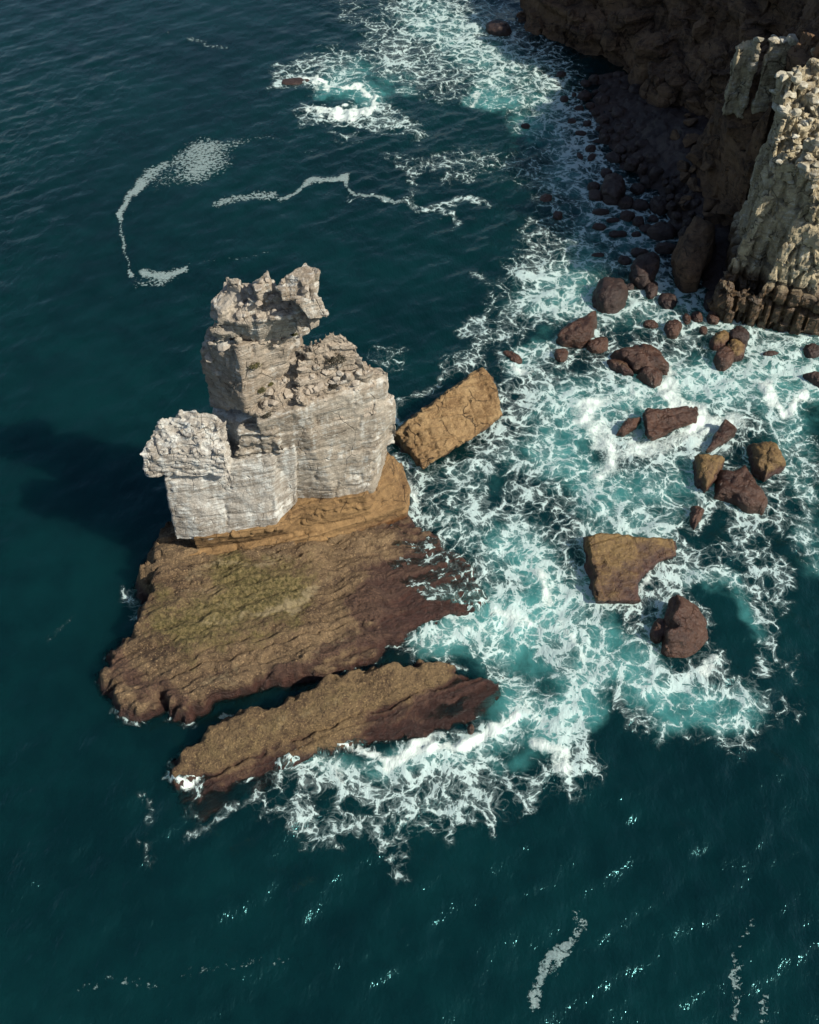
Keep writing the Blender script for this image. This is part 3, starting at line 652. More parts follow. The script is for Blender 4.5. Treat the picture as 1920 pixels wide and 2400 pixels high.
def sea_mat():
    m = Mat('sea_water'); nt = m.nt
    ac = m.attr('foam'); sp = m.n('ShaderNodeSeparateColor'); m.link(ac.outputs['Color'], sp.inputs[0])
    D, G, B = (S(nt, sp.outputs[k]) for k in range(3)); A = S(nt, ac.outputs['Alpha'])
    flow = m.attr('flow').outputs['Vector']; clear = S(nt, m.attr('clear').outputs['Fac'])
    pos = m.n('ShaderNodeNewGeometry').outputs['Position']
    pos = m.vmul(pos, (1, 1, 0))
    p = m.warp(m.warp(flow, .25, 2.4, 2), .9, .8, 1)
    nbig = m.noise(flow, .13, 4, .6); nmid = m.noise(p, .42, 4, .65); nf = m.noise(p, 2.2, 4, .7); nvf = m.noise(flow, 6.0, 3, .7)
    Dm = D*.84+((nbig-.5)*.85+(nmid-.5)*.95)*D.ss(.04, .5)
    v1, v2, v3 = m.vor(p, .36), m.vor(m.vadd(p, (7, 3, 0)), .85), m.vor(m.warp(p, 2.5, .35), 2.6)
    r1 = (m.noise(p, .5, 2, .5)-.5).abs()*2; r2 = (m.noise(m.vadd(p, (31, 17, 0)), 1.3, 2, .5)-.5).abs()*2
    r3 = (m.noise(m.vadd(p, (11, 57, 0)), 3.6, 2, .55)-.5).abs()*2
    e1 = (1.0-v1*3.4).max(0).pow(1.9); e2 = (1.0-v2*3.2).max(0).pow(1.8); e3 = (1.0-v3*3.0).max(0).pow(1.6)
    q1 = (1.0-r1*2.2).max(0).pow(2.0); q2 = (1.0-r2*2.0).max(0).pow(1.8); q3 = (1.0-r3*1.7).max(0).pow(1.5)
    hgt = e1*.40+e2*.32+e3*.20+q1*.14+(nf-.5)*.22+(nvf-.5)*.12
    T = .755-Dm*.60
    core = hgt.ss(T, T+.22)*D.ss(.01, .16)
    halo = hgt.ss(T-.32, T+.12)*D.ss(.0, .3)
    lace = core*.92
    fill = (Dm+(nf-.5)*.7+(nvf-.5)*.3).ss(1.0, 1.5)
    Sd = (G*1.08+(nmid-.5)*.9+(nf-.5)*.8+(nvf-.5)*.3).ss(.30, .85)
    # rafts of old foam: hard-edged flakes
    sx = m.warp(pos, .9, .9, 3)
    fl = m.noise(m.vmul(sx, (1.0, 1.25, 1)), 1.7, 5, .66)
    thr = A*-.52+.83
    flake = fl.ss(thr, thr+.09)*A.ss(.05, .2)
    flake_t = flake*(m.noise(pos, 3.5, 4, .7).ss(.25, .7)*.30+.08+A*.20)
    veil = halo*.30*(nf.ss(.25, .7)*.6+.4)+fill*.45
    foam = lace.max(Sd).max(flake_t).max(veil).max(fill*nvf.ss(.2, .6))
    foam = foam.min(1.0)
    deep = m.mix((m.noise(pos, .035, 3, .6)*.6+m.noise(pos, .22, 4, .65)*.4).ss(.36, .64), (0.0014, 0.0130, 0.0150), (0.0022, 0.0230, 0.0245))
    turq = (B*1.0+(nmid-.5)*.9*B.ss(0, .4)+(nbig-.5)*.8*B.ss(0, .4)).ss(.12, 1.15)
    wcol = m.mix(turq, deep, (0.062, 0.25, 0.24))
    col = m.mix(foam, wcol, m.mix(Sd.max(fill)*.8, (0.50, 0.63, 0.61), (0.70, 0.78, 0.73)))
    m.link(col, m.bsdf.inputs['Base Color'])
    rough = foam*.62+.13; m.link(rough, m.bsdf.inputs['Roughness'])
    m.bsdf.inputs['IOR'].default_value = 1.40; m.bsdf.inputs['Specular Tint'].default_value = (.28, .84, .90, 1)
    m.bsdf.subsurface_method = 'BURLEY'; m.link((1.0-foam)*.9, m.bsdf.inputs['Subsurface Weight'])
    m.bsdf.inputs['Subsurface Radius'].default_value = (.5, 1.0, 1.0); m.bsdf.inputs['Subsurface Scale'].default_value = 12.0
    # ripples
    mp = m.n('ShaderNodeMapping'); m.link(pos, mp.inputs['Vector']); mp.inputs['Rotation'].default_value = (0, 0, math.radians(-38)); mp.inputs['Scale'].default_value = (1, .55, 1)
    rp = m.warp(mp.outputs[0], .4, .8)
    rip = (m.noise(rp, .32, 3, .6)*.8+m.noise(rp, .75, 4, .62)*1.05+m.noise(rp, 2.1, 3, .6)*.62+m.noise(rp, 5.0, 2, .6)*.14)*S(nt, m.attr('chop').outputs['Fac'])
    b1 = m.bump(rip, .45, .52)
    b2 = m.bump(foam*(nf*.5+.5)+nvf*foam*.5, .5, .22, b1)
    m.link(b2, m.bsdf.inputs['Normal'])
    tr = m.n('ShaderNodeBsdfTransparent'); tr.inputs[0].default_value = (.84, .88, .86, 1)
    mx = m.n('ShaderNodeMixShader'); m.link(clear*(1.0-foam)*.86, mx.inputs[0]); m.link(m.bsdf.outputs[0], mx.inputs[1]); m.link(tr.outputs[0], mx.inputs[2])
    m.link(mx.outputs[0], m.out.inputs['Surface'])
    return m.mat
# ------------------------------------------------------------------ boulders in the water: outlines first (the foam needs their waterlines)
z3 = lambda *p: Z2(p, 1120, 0, 2.156)
z4 = lambda *p: Z2(p, 1120, 640, 2.156)
z5 = lambda *p: Z2(p, 1120, 1140, 2.156)
def e3(x, y, rx, ry, a=0): return ell(1120+x/2.156, y/2.156, rx/2.156, ry/2.156, a)
def e4(x, y, rx, ry, a=0): return ell(1120+x/2.156, 640+y/2.156, rx/2.156, ry/2.156, a)
def e5(x, y, rx, ry, a=0): return ell(1120+x/2.156, 1140+y/2.156, rx/2.156, ry/2.156, a)
# (outline, height, material key, label, extra)
BIG = [
 (z4((395,325),(440,280),(510,250),(590,222),(598,262),(572,350),(520,358),(440,352)), 2.6, 'w', 'wedge shaped brown boulder with a pointed upper right corner, nearest the calm water', dict(tilt=(.12,.05), p=3.2)),
 (e4(608,362,56,33,-8), 1.3, 'w', 'low brown boulder touching the right foot of the wedge shaped boulder', {}),
 (e4(420,415,36,32), 1.0, 'w', 'small brown boulder in the splash below the wedge shaped boulder', {}),
 (z4((680,405),(740,385),(830,375),(880,380),(935,425),(970,470),(965,492),(880,487),(790,485),(720,440)), 2.4, 'w', 'broad long dark brown boulder with a smooth rounded back', dict(p=2.8)),
 (z4((650,447),(725,435),(757,465),(790,515),(740,507),(690,480)), 1.2, 'y', 'thin ochre edged boulder wedged under the left of the broad long boulder', {}),
 (z4((805,515),(830,488),(890,483),(930,510),(928,545),(892,565),(840,542)), 1.7, 'w', 'small round brown boulder below the broad long boulder', {}),
 (e4(1225,343,52,32,-15), 2.0, 'y', 'ochre topped boulder at the left of the cluster of four off the cliff corner', {}),
 (e4(1318,328,56,38,20), 2.2, 'd', 'dark boulder at the back of the cluster of four off the cliff corner', {}),
 (e4(1300,390,48,42,30), 1.9, 'y', 'yellowish brown boulder in the middle of the cluster of four off the cliff corner', {}),
 (e4(1243,432,48,46), 1.9, 'w', 'round brown boulder at the front of the cluster of four off the cliff corner', {}),
 (e4(1485,408,40,13), .5, 'd', 'flat dark rock barely above the foam between the cliff foot and the whirl of foam', {}),
 (e4(1690,390,48,28,10), 1.0, 'd', 'dark low boulder just below the cliff foot at the right edge', {}),
 (z4((1645,515),(1690,510),(1760,510),(1760,590),(1700,560)), 1.2, 'd', 'dark boulder cut by the right edge beside the whirl of foam', {}),
 (z4((708,802),(730,765),(755,742),(822,745),(795,790),(740,818)), 1.4, 'w', 'small pointed brown boulder left of the washed rectangular boulder', dict(tilt=(.1,.1))),
 (z4((1157,895),(1190,830),(1240,765),(1302,815),(1280,835),(1220,870),(1180,897)), 1.5, 'w', 'thin triangular shard of wet rock standing in solid white foam', dict(p=4, tilt=(.15,.15))),
 (z4((1368,865),(1440,862),(1505,885),(1548,940),(1553,978),(1500,1012),(1450,1042),(1395,995),(1388,930)), 2.6, 'y', 'tan faced rounded boulder furthest right of the foam ringed group', dict(tilt=(.05,.08))),
 (z4((1093,938),(1150,933),(1243,955),(1242,992),(1190,1042),(1150,1097),(1105,1052),(1098,985)), 2.3, 'y', 'boulder with a tan slanted top at the left of the foam ringed group', dict(tilt=(.02,.12), p=3.4)),
 (z4((1195,1060),(1230,1008),(1300,1015),(1338,983),(1382,1040),(1440,1110),(1467,1160),(1440,1205),(1370,1187),(1290,1152),(1200,1122)), 2.3, 'w', 'large dark red brown boulder with foam trickling over its right side', dict(p=3)),
 (z4((1078,1180),(1130,1183),(1147,1200),(1122,1250),(1095,1292),(1076,1262)), 1.3, 'w', 'small narrow red brown rock below the foam ringed group', dict(tilt=(.1,.1))),
 (e5(915,730,44,62,15), 1.2, 'w', 'small dark rock tucked against the left foot of the ridged dome boulder', {}),
 (e3(675,1490,95,76,-10), 2.8, 'd', 'big round dark boulder with a cleft, at the edge of the cliff shadow', {}),
 (e3(838,1370,72,66,0), 2.5, 'd', 'dark boulder with a flat sloping top right behind the big cleft boulder', dict(p=3.4)),
 (e3(880,1465,30,40,25), 1.2, 'd', 'narrow dark boulder between the cleft boulder and the kidney shaped boulder', {}),
 (e3(960,1518,48,34,10), 1.0, 'd', 'kidney shaped dark boulder in blue foam below the tall brown boulder', {}),
 (e3(768,1450,22,14), .6, 'd', 'tiny dark rock just above the right end of the cleft boulder', {}),
 (z3((985,1340),(1010,1270),(1060,1215),(1190,1240),(1192,1290),(1140,1390),(1105,1465),(1040,1468),(985,1420),(972,1375)), 6.0, 'c', 'tall smooth brown boulder leaning at the cliff foot, largest in the shade', dict(p=3.2, tilt=(.0,.25), zref=.1)),
 (e3(1192,1515,46,46), 1.6, 'd', 'dark boulder between the tall brown boulder and the cliff corner', {}),
 (e3(1190,1605,34,30,20), 1.2, 'w', 'nearest the cliff corner of the three small boulders strung along the foam', {}),
 (e3(1108,1600,34,22,25), .9, 'w', 'middle one of the three small boulders strung along the foam by the cliff corner', {}),
 (e3(1055,1612,20,24,-40), .8, 'w', 'left one of the three small boulders strung along the foam by the cliff corner', {}),
 (e3(985,1660,42,36,20), 1.4, 'w', 'rounded brown boulder below the kidney shaped boulder', {}),
 (e3(875,1638,36,18,10), .6, 'w', 'half drowned brown rock above the broad long boulder', {}),
 (e3(1140,1668,22,17,30), .6, 'w', 'little brown rock right of the rounded one, off the cliff corner', {}),
 (e3(105,140,66,30,5), 1.6, 'd', 'lone dark rock in the surf at the foot of the far cliff', {}),
 (e3(345,1003,34,22,-15), .6, 'w', 'half drowned reddish rock furthest out from the shaded boulder beach', {}),
 (e3(685,955,64,66,10), 2.6, 'd', 'largest dark boulder at the edge of the shaded boulder beach, with a smaller one behind', {}),
 (ell(1202,836,26,9,30), .5, 'w', 'flat dark rock half under foam just right of the leaning orange block', {}),
 (ell(1104,1707,8,9), .7, 'w', 'tiny red brown rock poking through the surf on the lower ledge', {}),
 (ell(692,190,34,8,-4), .22, 'd', 'dark reef awash under the breaker far out in calm water', {}),
]
SMALL = [(422,382,28,17,-25),(437,505,22,22,40),(487,482,13,15,0),(510,552,24,15,0),(473,618,21,15,-30),(552,628,22,16,-15),(240,640,22,16,0),(520,675,26,12,10),(612,655,17,14,0),(605,717,24,13,-10),(572,760,30,22,-20),(575,795,18,28,25),(515,790,14,24,-10),(403,1090,24,24,0),(650,880,28,30,0),(585,950,30,24,0),(598,995,40,36,-25),(690,800,40,38,0),(622,1075,48,19,-5),(680,1117,36,13,0),(612,1150,36,17,0),(705,1184,46,18,0),(748,1035,42,33,-25),(806,960,34,30,0),(857,925,38,28,0),(818,1040,46,34,-30),(757,1100,42,34,0),(808,1128,32,30,0),(885,1112,26,20,0),(845,1160,36,24,-20),(800,1190,24,16,0),(915,1050,48,46,0),(962,1012,46,34,20),(930,1182,72,50,-10),(955,1262,64,30,10),(605,1293,34,13,0),(740,1322,34,26,0),(815,1283,45,24,15),(870,1320,45,36,0),(1000,1090,40,40,0),(1020,1160,50,42,0),(995,1130,30,24,0),(640,540,0,0,0)]
def pile():
    """boulders packed on the shaded beach between the surf and the cliff foot"""
    poly = np.array([(540,370),(690,365),(780,420),(900,560),(960,760),(1010,900),(1110,1010),(1140,1120),(1060,1200),(1010,1130),(960,1000),(930,890),(840,880),(770,845),(735,820),(690,745),(630,720),(625,600),(540,560),(520,470)], np.float32)
    r = np.random.default_rng(11); out = []
    for _ in range(4000):
        q = r.uniform(poly.min(0), poly.max(0)); rad = r.uniform(17, 42)
        if signed_dist(q[:1].astype(np.float32), q[1:].astype(np.float32), poly)[0] > -4: continue
        if any(math.hypot(q[0]-a[0], q[1]-a[1]) < .78*(rad+a[2]) for a in out): continue
        out.append((q[0], q[1], rad, rad*r.uniform(.62, .9), r.uniform(-60, 60)))
        if len(out) > 95: break
    return out
PILE = pile()
BLOCK_TOP = z5((550,247),(600,238),(700,240),(850,262),(985,265),(992,342),(900,378),(838,432),(806,480),(800,530),(815,566),(790,577),(600,577),(592,500),(600,430),(575,360))
DOME = z5((1000,528),(1060,558),(1130,608),(1165,680),(1172,762),(1110,842),(1060,866),(980,862),(915,800),(925,740),(950,640),(970,545))
RECT = z4((843,702),(862,688),(960,680),(1060,676),(1102,670),(1117,715),(1090,747),(1000,782),(882,832),(858,825))
SLABTOP = Z2([(175,1035),(400,805),(800,520),(1180,248),(1270,200),(1370,300),(1440,460),(1472,690),(1512,750),(1485,812),(1200,1012),(880,1215),(700,1312),(550,1430),(490,1442),(340,1292),(180,1112)], 880, 820, 5.074)
for P_, h_ in [(b[0], b[1]*.35) for b in BIG]+[(BLOCK_TOP, .6), (DOME, .8), (RECT, .6), (SLABTOP, 1.5)]+[(e3(*s), .4) for s in SMALL if s[2]]:
    ROCK_RINGS.append((poly_px(P_, h_), .42))
DATA_RINGS = True

sea = put('sea', build_sea(), sea_mat(), kind='structure', label='dark teal sea streaked with white surf round the rocks')

# ------------------------------------------------------------------ the headland cliff
corg = at(1850, 420, 0); corg.z = 0
cliff = thing('cliff', corg, 'tall layered brown cliff in shade with a sunlit buttress at the right edge', 'cliff'); cliff['kind'] = 'structure'
far = loft([
 [(22,222,-1),(24,215,-1),(33,207,-1),(41.8,199,-1),(46,190,1),(50,178,4),(55,168,8),(60,160,14),(66,152,20)],
 [(23.5,224,6),(26,217,6),(35,209.5,6),(44,201.5,6),(48.5,192,8),(53,180,11),(58,170,15),(63,162,20),(69,154,25)],
 [(26,226,7),(29,219.5,7),(38,212,7),(47,204,7.5),(52,194,9.5),(56,182,13),(61,172,17),(66,164,21.5),(72,156,26)],
 [(30,230,20),(33,223,20),(42,215,20),(51,207,21),(55.5,196.5,22),(60,184.5,24),(65,174.5,27),(70,166,30),(76,158,33)],
 [(34,233,21),(38,227,22),(46,219,22),(55,210,23),(60,199,24),(64,187,26),(69,177,29),(74,168,32),(80,160,35)],
 [(40,240,40),(44,232,42),(51,225,44),(59,215,46),(64,203,48),(68,191,50),(73,181,50),(79,171,46),(86,162,40)],
 [(70,262,45),(74,255,45),(80,247,46),(88,238,48),(93,225,50),(97,212,50),(102,202,48),(106,190,42),(112,178,36)]], -4)
far = crags([far], 150, (1.5, 4.0), 61, nz=.05, sink=.45)
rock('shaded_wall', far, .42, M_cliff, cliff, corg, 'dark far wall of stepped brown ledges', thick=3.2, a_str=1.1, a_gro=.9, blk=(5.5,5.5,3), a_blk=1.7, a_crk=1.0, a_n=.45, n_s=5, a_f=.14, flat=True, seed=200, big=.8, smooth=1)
ridge = [(1708,632,7),(1746,555,12),(1774,490,16.8),(1784,458,17.6),(1800,440,18),(1826,372,24),(1822,330,25),(1832,290,26.5),(1832,250,28),(1838,200,29.5),(1850,165,31)]
foot_ = [at(*q)+Vector((-.9, .5, 0)) for q in ridge]
for q in foot_: q.z = 1.5
butt = tin([(1690,735,-.5),(1760,742,-.5),(1920,762,-.5),(2060,780,-.5),(1676,700,-.5),
 (1688,672,6),(1780,688,6),(1920,712,6),(2060,730,6)]+foot_+ridge+[
 (1800,648,7),(1920,672,7),(2060,690,7),
 (1840,500,16.8),(1920,508,16.8),(2060,520,16.8),(1850,466,17.6),(1920,474,17.6),(2060,480,17.6),
 (1860,452,18),(1870,382,24),(1920,450,18.2),(1920,400,24),(1920,330,26.5),(1920,230,29),(1900,140,32),(2060,440,18),(2060,390,24),(2060,300,26),(2060,150,28),(1950,90,32)], -3)
head = tin([Vector(q) for q in ((58,141,31),(63,134.5,35),(68,132,39),(100,120,38),(112,165,40),(82,178,44),(63,166,34),(57.5,155,26),(55.5,147,29),(70,150,48),(54.5,139,31),(60.5,146,39),(64,147,43))], 0)
shoulder = tin([Vector(q) for q in ((48.5,160,8),(49.5,150,10),(50.5,143,14),(52,139,26),(54,150,22),(51.5,153.5,21.5),(49.8,155,19),(56,160,24),(58,148,28),(52,162,12),(55,165,18),(50.2,149.5,23.5),(51.8,148,25.0),(49.3,152,20),(53.5,149,26),(49.0,150,18))], 0)
head = crags([head, shoulder], 60, (1.0, 2.6), 66, nz=.1, sink=.45)
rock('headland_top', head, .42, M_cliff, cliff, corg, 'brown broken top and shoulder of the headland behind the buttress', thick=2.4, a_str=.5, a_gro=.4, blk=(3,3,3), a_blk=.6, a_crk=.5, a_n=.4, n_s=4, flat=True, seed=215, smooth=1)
butt = crags([butt], 110, (.8, 2.2), 62, nz=.25, sink=.4, keep=lambda p: p.z > 2)
rock('buttress', butt, .3, M_lit, cliff, corg, 'sunlit grey buttress of fluted rock over a brown foot', thick=3.0, a_str=.5, a_gro=.6, blk=(1.3,1.3,3), a_blk=.85, a_crk=.9, a_n=.25, n_s=2.5, a_f=.14, flat=True, seed=210, big=.3, smooth=0)
apron = tin([Vector((54,150,4)),Vector((56,165,6)),Vector((52,178,4)),Vector((49,135,2)),Vector((49,127,1)),(1375,178,-.4),(1365,230,-.4),(1400,330,-.4),(1450,395,-.3),(1545,470,-.3),(1600,560,-.3),(1640,680,-.4),(1680,720,-.4),(1450,165,1),(1560,205,3),(1600,300,5),(1620,400,4),(1650,500,3),(1680,600,2),(1700,680,1),(1480,260,2),(1520,360,2)], -3)
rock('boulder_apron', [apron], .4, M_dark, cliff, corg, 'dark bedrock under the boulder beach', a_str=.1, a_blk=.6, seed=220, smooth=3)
pil = [prism([(1728,102,29.5),(1742,90,30),(1765,88,30),(1762,110,29.2),(1730,118,29)], [(1722,172,20)]+[19]*4), prism([(1766,80,30.5),(1780,84,31),(1786,120,29.5),(1768,118,29.5)], [19]*4)]
rock('pillar', pil, .2, M_lit, cliff, corg, 'cream split pillar catching the sun on the ridge', blk=(2,2,3), a_blk=.2, a_n=.2, seed=230, smooth=1)
pil = [prism([(1800,98,30.5),(1822,88,31),(1856,92,31),(1852,122,29.5),(1800,122,29.5)], [20]*5)]
rock('pillar', pil, .2, M_lit, cliff, corg, 'square cream block beside the split pillar', blk=(2,2,3), a_blk=.2, a_n=.2, seed=235, smooth=1)

# angular loose stones share a few meshes
def stone_mesh(seed):
    r = random.Random(seed); bm = bmesh.new()
    for _ in range(16):
        v = Vector((r.gauss(0,1), r.gauss(0,1), r.gauss(0,1))).normalized()*r.uniform(.8, 1.1)
        v.z *= .72; bm.verts.new(v)
    bmesh.ops.convex_hull(bm, input=bm.verts[:])
    bmesh.ops.delete(bm, geom=[v for v in bm.verts if not v.link_faces], context='VERTS')
    bmesh.ops.bevel(bm, geom=bm.edges[:], offset=.05, segments=1, affect='EDGES', clamp_overlap=True)
    for v in bm.verts:
        if v.co.length > 1.15: v.co *= 1.1/v.co.length
    me = bpy.data.meshes.new('stone'); bm.to_mesh(me); bm.free(); return me
def stones(n, sampler, rad, m, parent, seed, count=7):
    kinds = [stone_mesh(seed*50+i) for i in range(count)]
    for k in kinds: k.materials.append(m)
    r = random.Random(seed); org = np.array(parent.location)
    for i in range(n):
        p, s = sampler(r), r.uniform(*rad)
        o = bpy.data.objects.new('stone', kinds[i % count]); C.objects.link(o); o.parent = parent
        o.location = Vector(p)-Vector(org)+Vector((0, 0, s*.25)); o.scale = (s*r.uniform(.8, 1.35), s*r.uniform(.8, 1.2), s*r.uniform(.65, 1.05))
        o.rotation_euler = (r.uniform(-.5, .5), r.uniform(-.5, .5), r.uniform(0, 6.28))
bpy.context.view_layer.update()
def on_parts(parent, names, box, zlo):
    """points on the top of the built rock under photograph window box, by ray"""
    dg = bpy.context.evaluated_depsgraph_get(); obs = [c for c in parent.children if c.name.split('.')[0] in names]
    from mathutils.bvhtree import BVHTree
    trees = [(BVHTree.FromObject(o, dg), o.matrix_world.copy()) for o in obs]
    def sample(r):
        for _ in range(60):
            u, v = r.uniform(box[0], box[2]), r.uniform(box[1], box[3])
            o0 = Vector((0, 0, CAM_H)); d = (at(u, v, 0)-o0).normalized(); best = None
            for t, mw in trees:
                iv = mw.inverted(); hit = t.ray_cast(iv @ o0, (iv.to_3x3() @ d).normalized())
                if hit[0] is not None:
                    p = mw @ hit[0]; dd = (p-o0).length
                    if best is None or dd < best[0]: best = (dd, p, hit[1])
            if best and best[1].z > zlo and best[2].z > .25: return best[1]
        return best[1] if best else (0, 0, -3)
    return sample
stones(56, on_parts(cliff, ('buttress',), (1815, 150, 1925, 440), 20), (.25, 1.0), M_cstone, cliff, 31)
stones(12, on_parts(cliff, ('buttress', 'pillar'), (1770, 30, 1860, 100), 28), (.5, 1.0), M_cstone, cliff, 32)
stones(36, on_parts(cliff, ('boulder_apron', 'headland_top', 'shaded_wall'), (1570, 180, 1740, 520), 1), (.8, 2.2), M_cliff, cliff, 33)

# ------------------------------------------------------------------ the sea stack
sorg = at(680, 1200, 0); sorg.z = 0
stack = thing('sea_stack', sorg, 'tall pale sandstone sea stack with a rubble crown on an ochre foot', 'sea stack')
lb = prism([(383,1114,17.2),(470,1100,17.5),(545,1086,18),(640,1062,18.6),(692,1045,19),(700,930,19),(400,1010,17.3)],
           [(412,1266,6.6),(480,1268,6.6),(560,1252,6.6),(648,1243,6.6),(695,1186,7.4),5,5])
rb = prism([(600,992,24.4),(690,962,25),(761,936,25.3),(840,916,25.3),(912,893,25),(912,865,26.3),(860,850,27),(740,880,26),(600,930,25)],
           [(640,1178,7.6),(697,1172,7.6),(793,1168,7.8),(838,1160,7.8),(872,1148,8),(905,1080,9),5,5,5])
rb2 = prism([(640,1010,22.5),(700,985,23),(800,960,23),(880,948,22.5),(926,950,21),(926,925,21.5),(880,900,22),(650,950,22)],
           [(650,1090,14),(700,1090,14),(800,1080,14),(872,1075,14),(918,1040,13),14,14,14])
WK = dict(thick=1.9, a_str=.09, a_gro=.15, blk=(6.5,6.5,3.4), a_blk=.10, a_crk=.20, a_n=.13, n_s=2.2, a_f=.07, seed=300, big=.16, smooth=1)
lb2 = prism([(497,962,22.2),(556,992,22.4),(605,968,23.8),(575,905,23.8),(510,915,23)], [(500,1010,16.5),15,15,14,14])
rock('wall_bay', [lb, lb2], .18, M_bay, stack, sorg, 'whitest, left bay of the wall, standing proud', **WK)
rock('wall_bay', [rb, rb2], .18, M_white, stack, sorg, 'greyer right bay of the wall', **WK)
hill = tin([(612,972,24.6),(690,945,25.0),(761,920,25.3),(835,900,25.3),(893,880,25.2),(590,955,25),(610,925,26.2),(650,885,28),(692,835,31),(722,800,32.5),(760,780,33),(788,772,33),
 (826,796,31.5),(845,828,29.8),(872,866,27.4),(700,895,27),(760,868,28.4),(800,850,28.8),(836,868,27.2),(668,925,26),(725,840,30.5),(565,930,25),(655,862,29)], 21)
hill = crags([hill], 26, (.4, 1.2), 63, nz=.3, sink=.5)
rock('rubble_slope', hill, .2, M_upper, stack, sorg, 'tan slope of broken rock behind the wall top', thick=.7, a_str=.24, a_gro=.14, blk=(3.5,2.5,1.2), a_blk=.3, a_crk=.22, a_n=.12, n_s=1.6, a_f=.06, flat=True, seed=310, smooth=1)
sh = tin([(329,1070,20.4),(430,1064,20.6),(528,1068,20.4),(345,1030,21.4),(366,985,23.6),(400,975,23.6),(438,957,24.6),(500,966,24),(530,992,22.6),(532,1030,21.4),(440,1010,22.6)], 17.2)
sh2 = prism([(334,1092,18.9),(430,1084,19),(530,1072,19.3),(538,1000,20),(370,1000,20)], [(342,1112,17.2),(440,1104,17.2),(533,1086,17.4),17,17])
shb = crags([sh], 60, (.15, .42), 64, nz=.3, sink=.55)+[sh2]
rock('shoulder_block', shb, .17, M_bay, stack, sorg, 'guano white shoulder block overhanging the left end', thick=.55, a_str=.2, a_gro=.16, blk=(2.6,2.0,.9), a_blk=.22, a_crk=.2, a_n=.10, n_s=1.1, a_f=.06, flat=True, seed=320, smooth=1)
pb = prism([(556,1022,22),(636,1014,22.2),(655,985,23.4),(566,983,23.4)], [(551,1076,18.2),(641,1057,18.6),18,18])
rock('wedged_block', [pb], .18, M_white, stack, sorg, 'square pale block between crack and step', thick=.8, a_str=.16, a_gro=.16, blk=(2,2,1.5), a_n=.2, seed=330, smooth=1)
t1 = prism([(468,822,31.6),(556,812,34.4),(625,800,33.9),(692,790,33.6),(700,745,33),(485,768,33.2)], [(494,955,22.6),(576,969,25.6),(650,912,26.4),(722,838,28.5),25,24])
t1b = prism([(484,880,27.3),(574,885,30),(640,860,29.5),(690,830,30),(690,780,31),(500,830,30)], [(492,950,22.8),(575,962,26),(645,905,26.6),(712,842,29),26,25])
rock('tower_block', [t1, t1b], .18, M_upper, stack, sorg, 'tan lower tower with a sharp front edge', thick=1.3, a_str=.12, a_gro=.16, blk=(3,3,1.9), a_blk=.18, a_crk=.25, a_n=.14, n_s=1.6, a_f=.07, seed=340, smooth=1)
t2 = prism([(488,768,36.3),(520,772,36.3),(554,778,36),(556,756,36.6),(500,748,36.8)], [(480,815,33),(520,818,33),(555,812,33),33,33])
rock('cap_block', [t2], .17, M_white, stack, sorg, 'pale block on the left edge of the tower', thick=.9, blk=(1.4,1.4,1.2), a_blk=.18, a_n=.18, n_s=1.4, seed=350, smooth=1)
t3 = prism([(519,748,37.2),(560,758,37.4),(605,752,37.8),(690,738,38.2),(724,705,38.8),(716,668,39),(640,668,38.6),(526,660,38.6)], [(521,790,33.4),(558,800,33.4),(608,815,33),(692,795,33),(720,760,34),33,33,33])
t4 = prism([(664,668,41.3),(672,640,42),(700,642,42.3),(735,665,41.5),(748,705,40),(738,722,39.4),(690,700,40)], [(655,690,36),36,36,37.5,(745,728,38),(735,735,37.5),36])
t5 = prism([(527,660,40),(530,648,40.6),(560,650,40.6),(562,672,40)], [37]*4)
t6 = prism([(575,662,39.8),(605,655,40.2),(637,655,40),(630,685,39.4),(580,682,39.4)], [37]*5)
tc = crags([t3, t4, t5, t6], 30, (.4, 1.1), 65, nz=.3, tall=1.3, sink=.45)
rock('tower_crown', tc, .16, M_white, stack, sorg, 'jagged white crown with a beaked pinnacle at the right', thick=1.4, a_str=.08, a_gro=.14, blk=(1.6,1.6,1.5), a_blk=.12, a_crk=.2, a_n=.1, n_s=1.3, a_f=.06, flat=True, seed=360, smooth=0)
p1 = prism([(441,1312,3.7),(560,1290,3.8),(690,1268,3.8),(745,1255,3.9),(850,1222,4),(952,1185,4.2),(958,1140,4.6),(938,1085,5),(905,1050,5),(700,1050,5),(460,1180,4)],
           [(436,1336,1.6),(562,1312,1.8),(692,1291,1.8),(745,1278,1.6),(852,1248,1.4),(957,1214,.8),(966,1150,-1),(943,1080,-1),-1,-1,-1])
p2 = prism([(450,1262,7.4),(560,1250,7.4),(650,1238,7.4),(700,1190,8),(860,1160,8.2),(900,1100,8.6),(915,1060,9),(700,1100,8),(480,1200,7)],
           [(462,1292,4),(570,1274,4),(690,1250,4),(750,1238,4),(870,1205,4.2),(942,1160,4.4),(930,1080,5),3,3])
rock('ochre_foot', [p1, p2], .18, M_ochre, stack, sorg, 'ochre plinth with a stepped lip under the pale wall', thick=.8, a_str=.18, a_gro=.16, blk=(5,5,2), a_blk=.18, a_crk=.3, a_n=.13, n_s=2.2, a_f=.06, seed=370, smooth=2)
bpy.context.view_layer.update()
stones(60, on_parts(stack, ('rubble_slope',), (620, 860, 850, 950), 22), (.15, .6), M_stone, stack, 41)
stones(26, on_parts(stack, ('tower_crown',), (530, 655, 720, 750), 34), (.2, .65), M_stone, stack, 42)
stones(30, on_parts(stack, ('shoulder_block',), (350, 985, 535, 1062), 19), (.12, .38), M_bay, stack, 43)
stones(14, on_parts(stack, ('tower_block', 'cap_block'), (490, 770, 720, 860), 28), (.3, .8), M_stone, stack, 44)

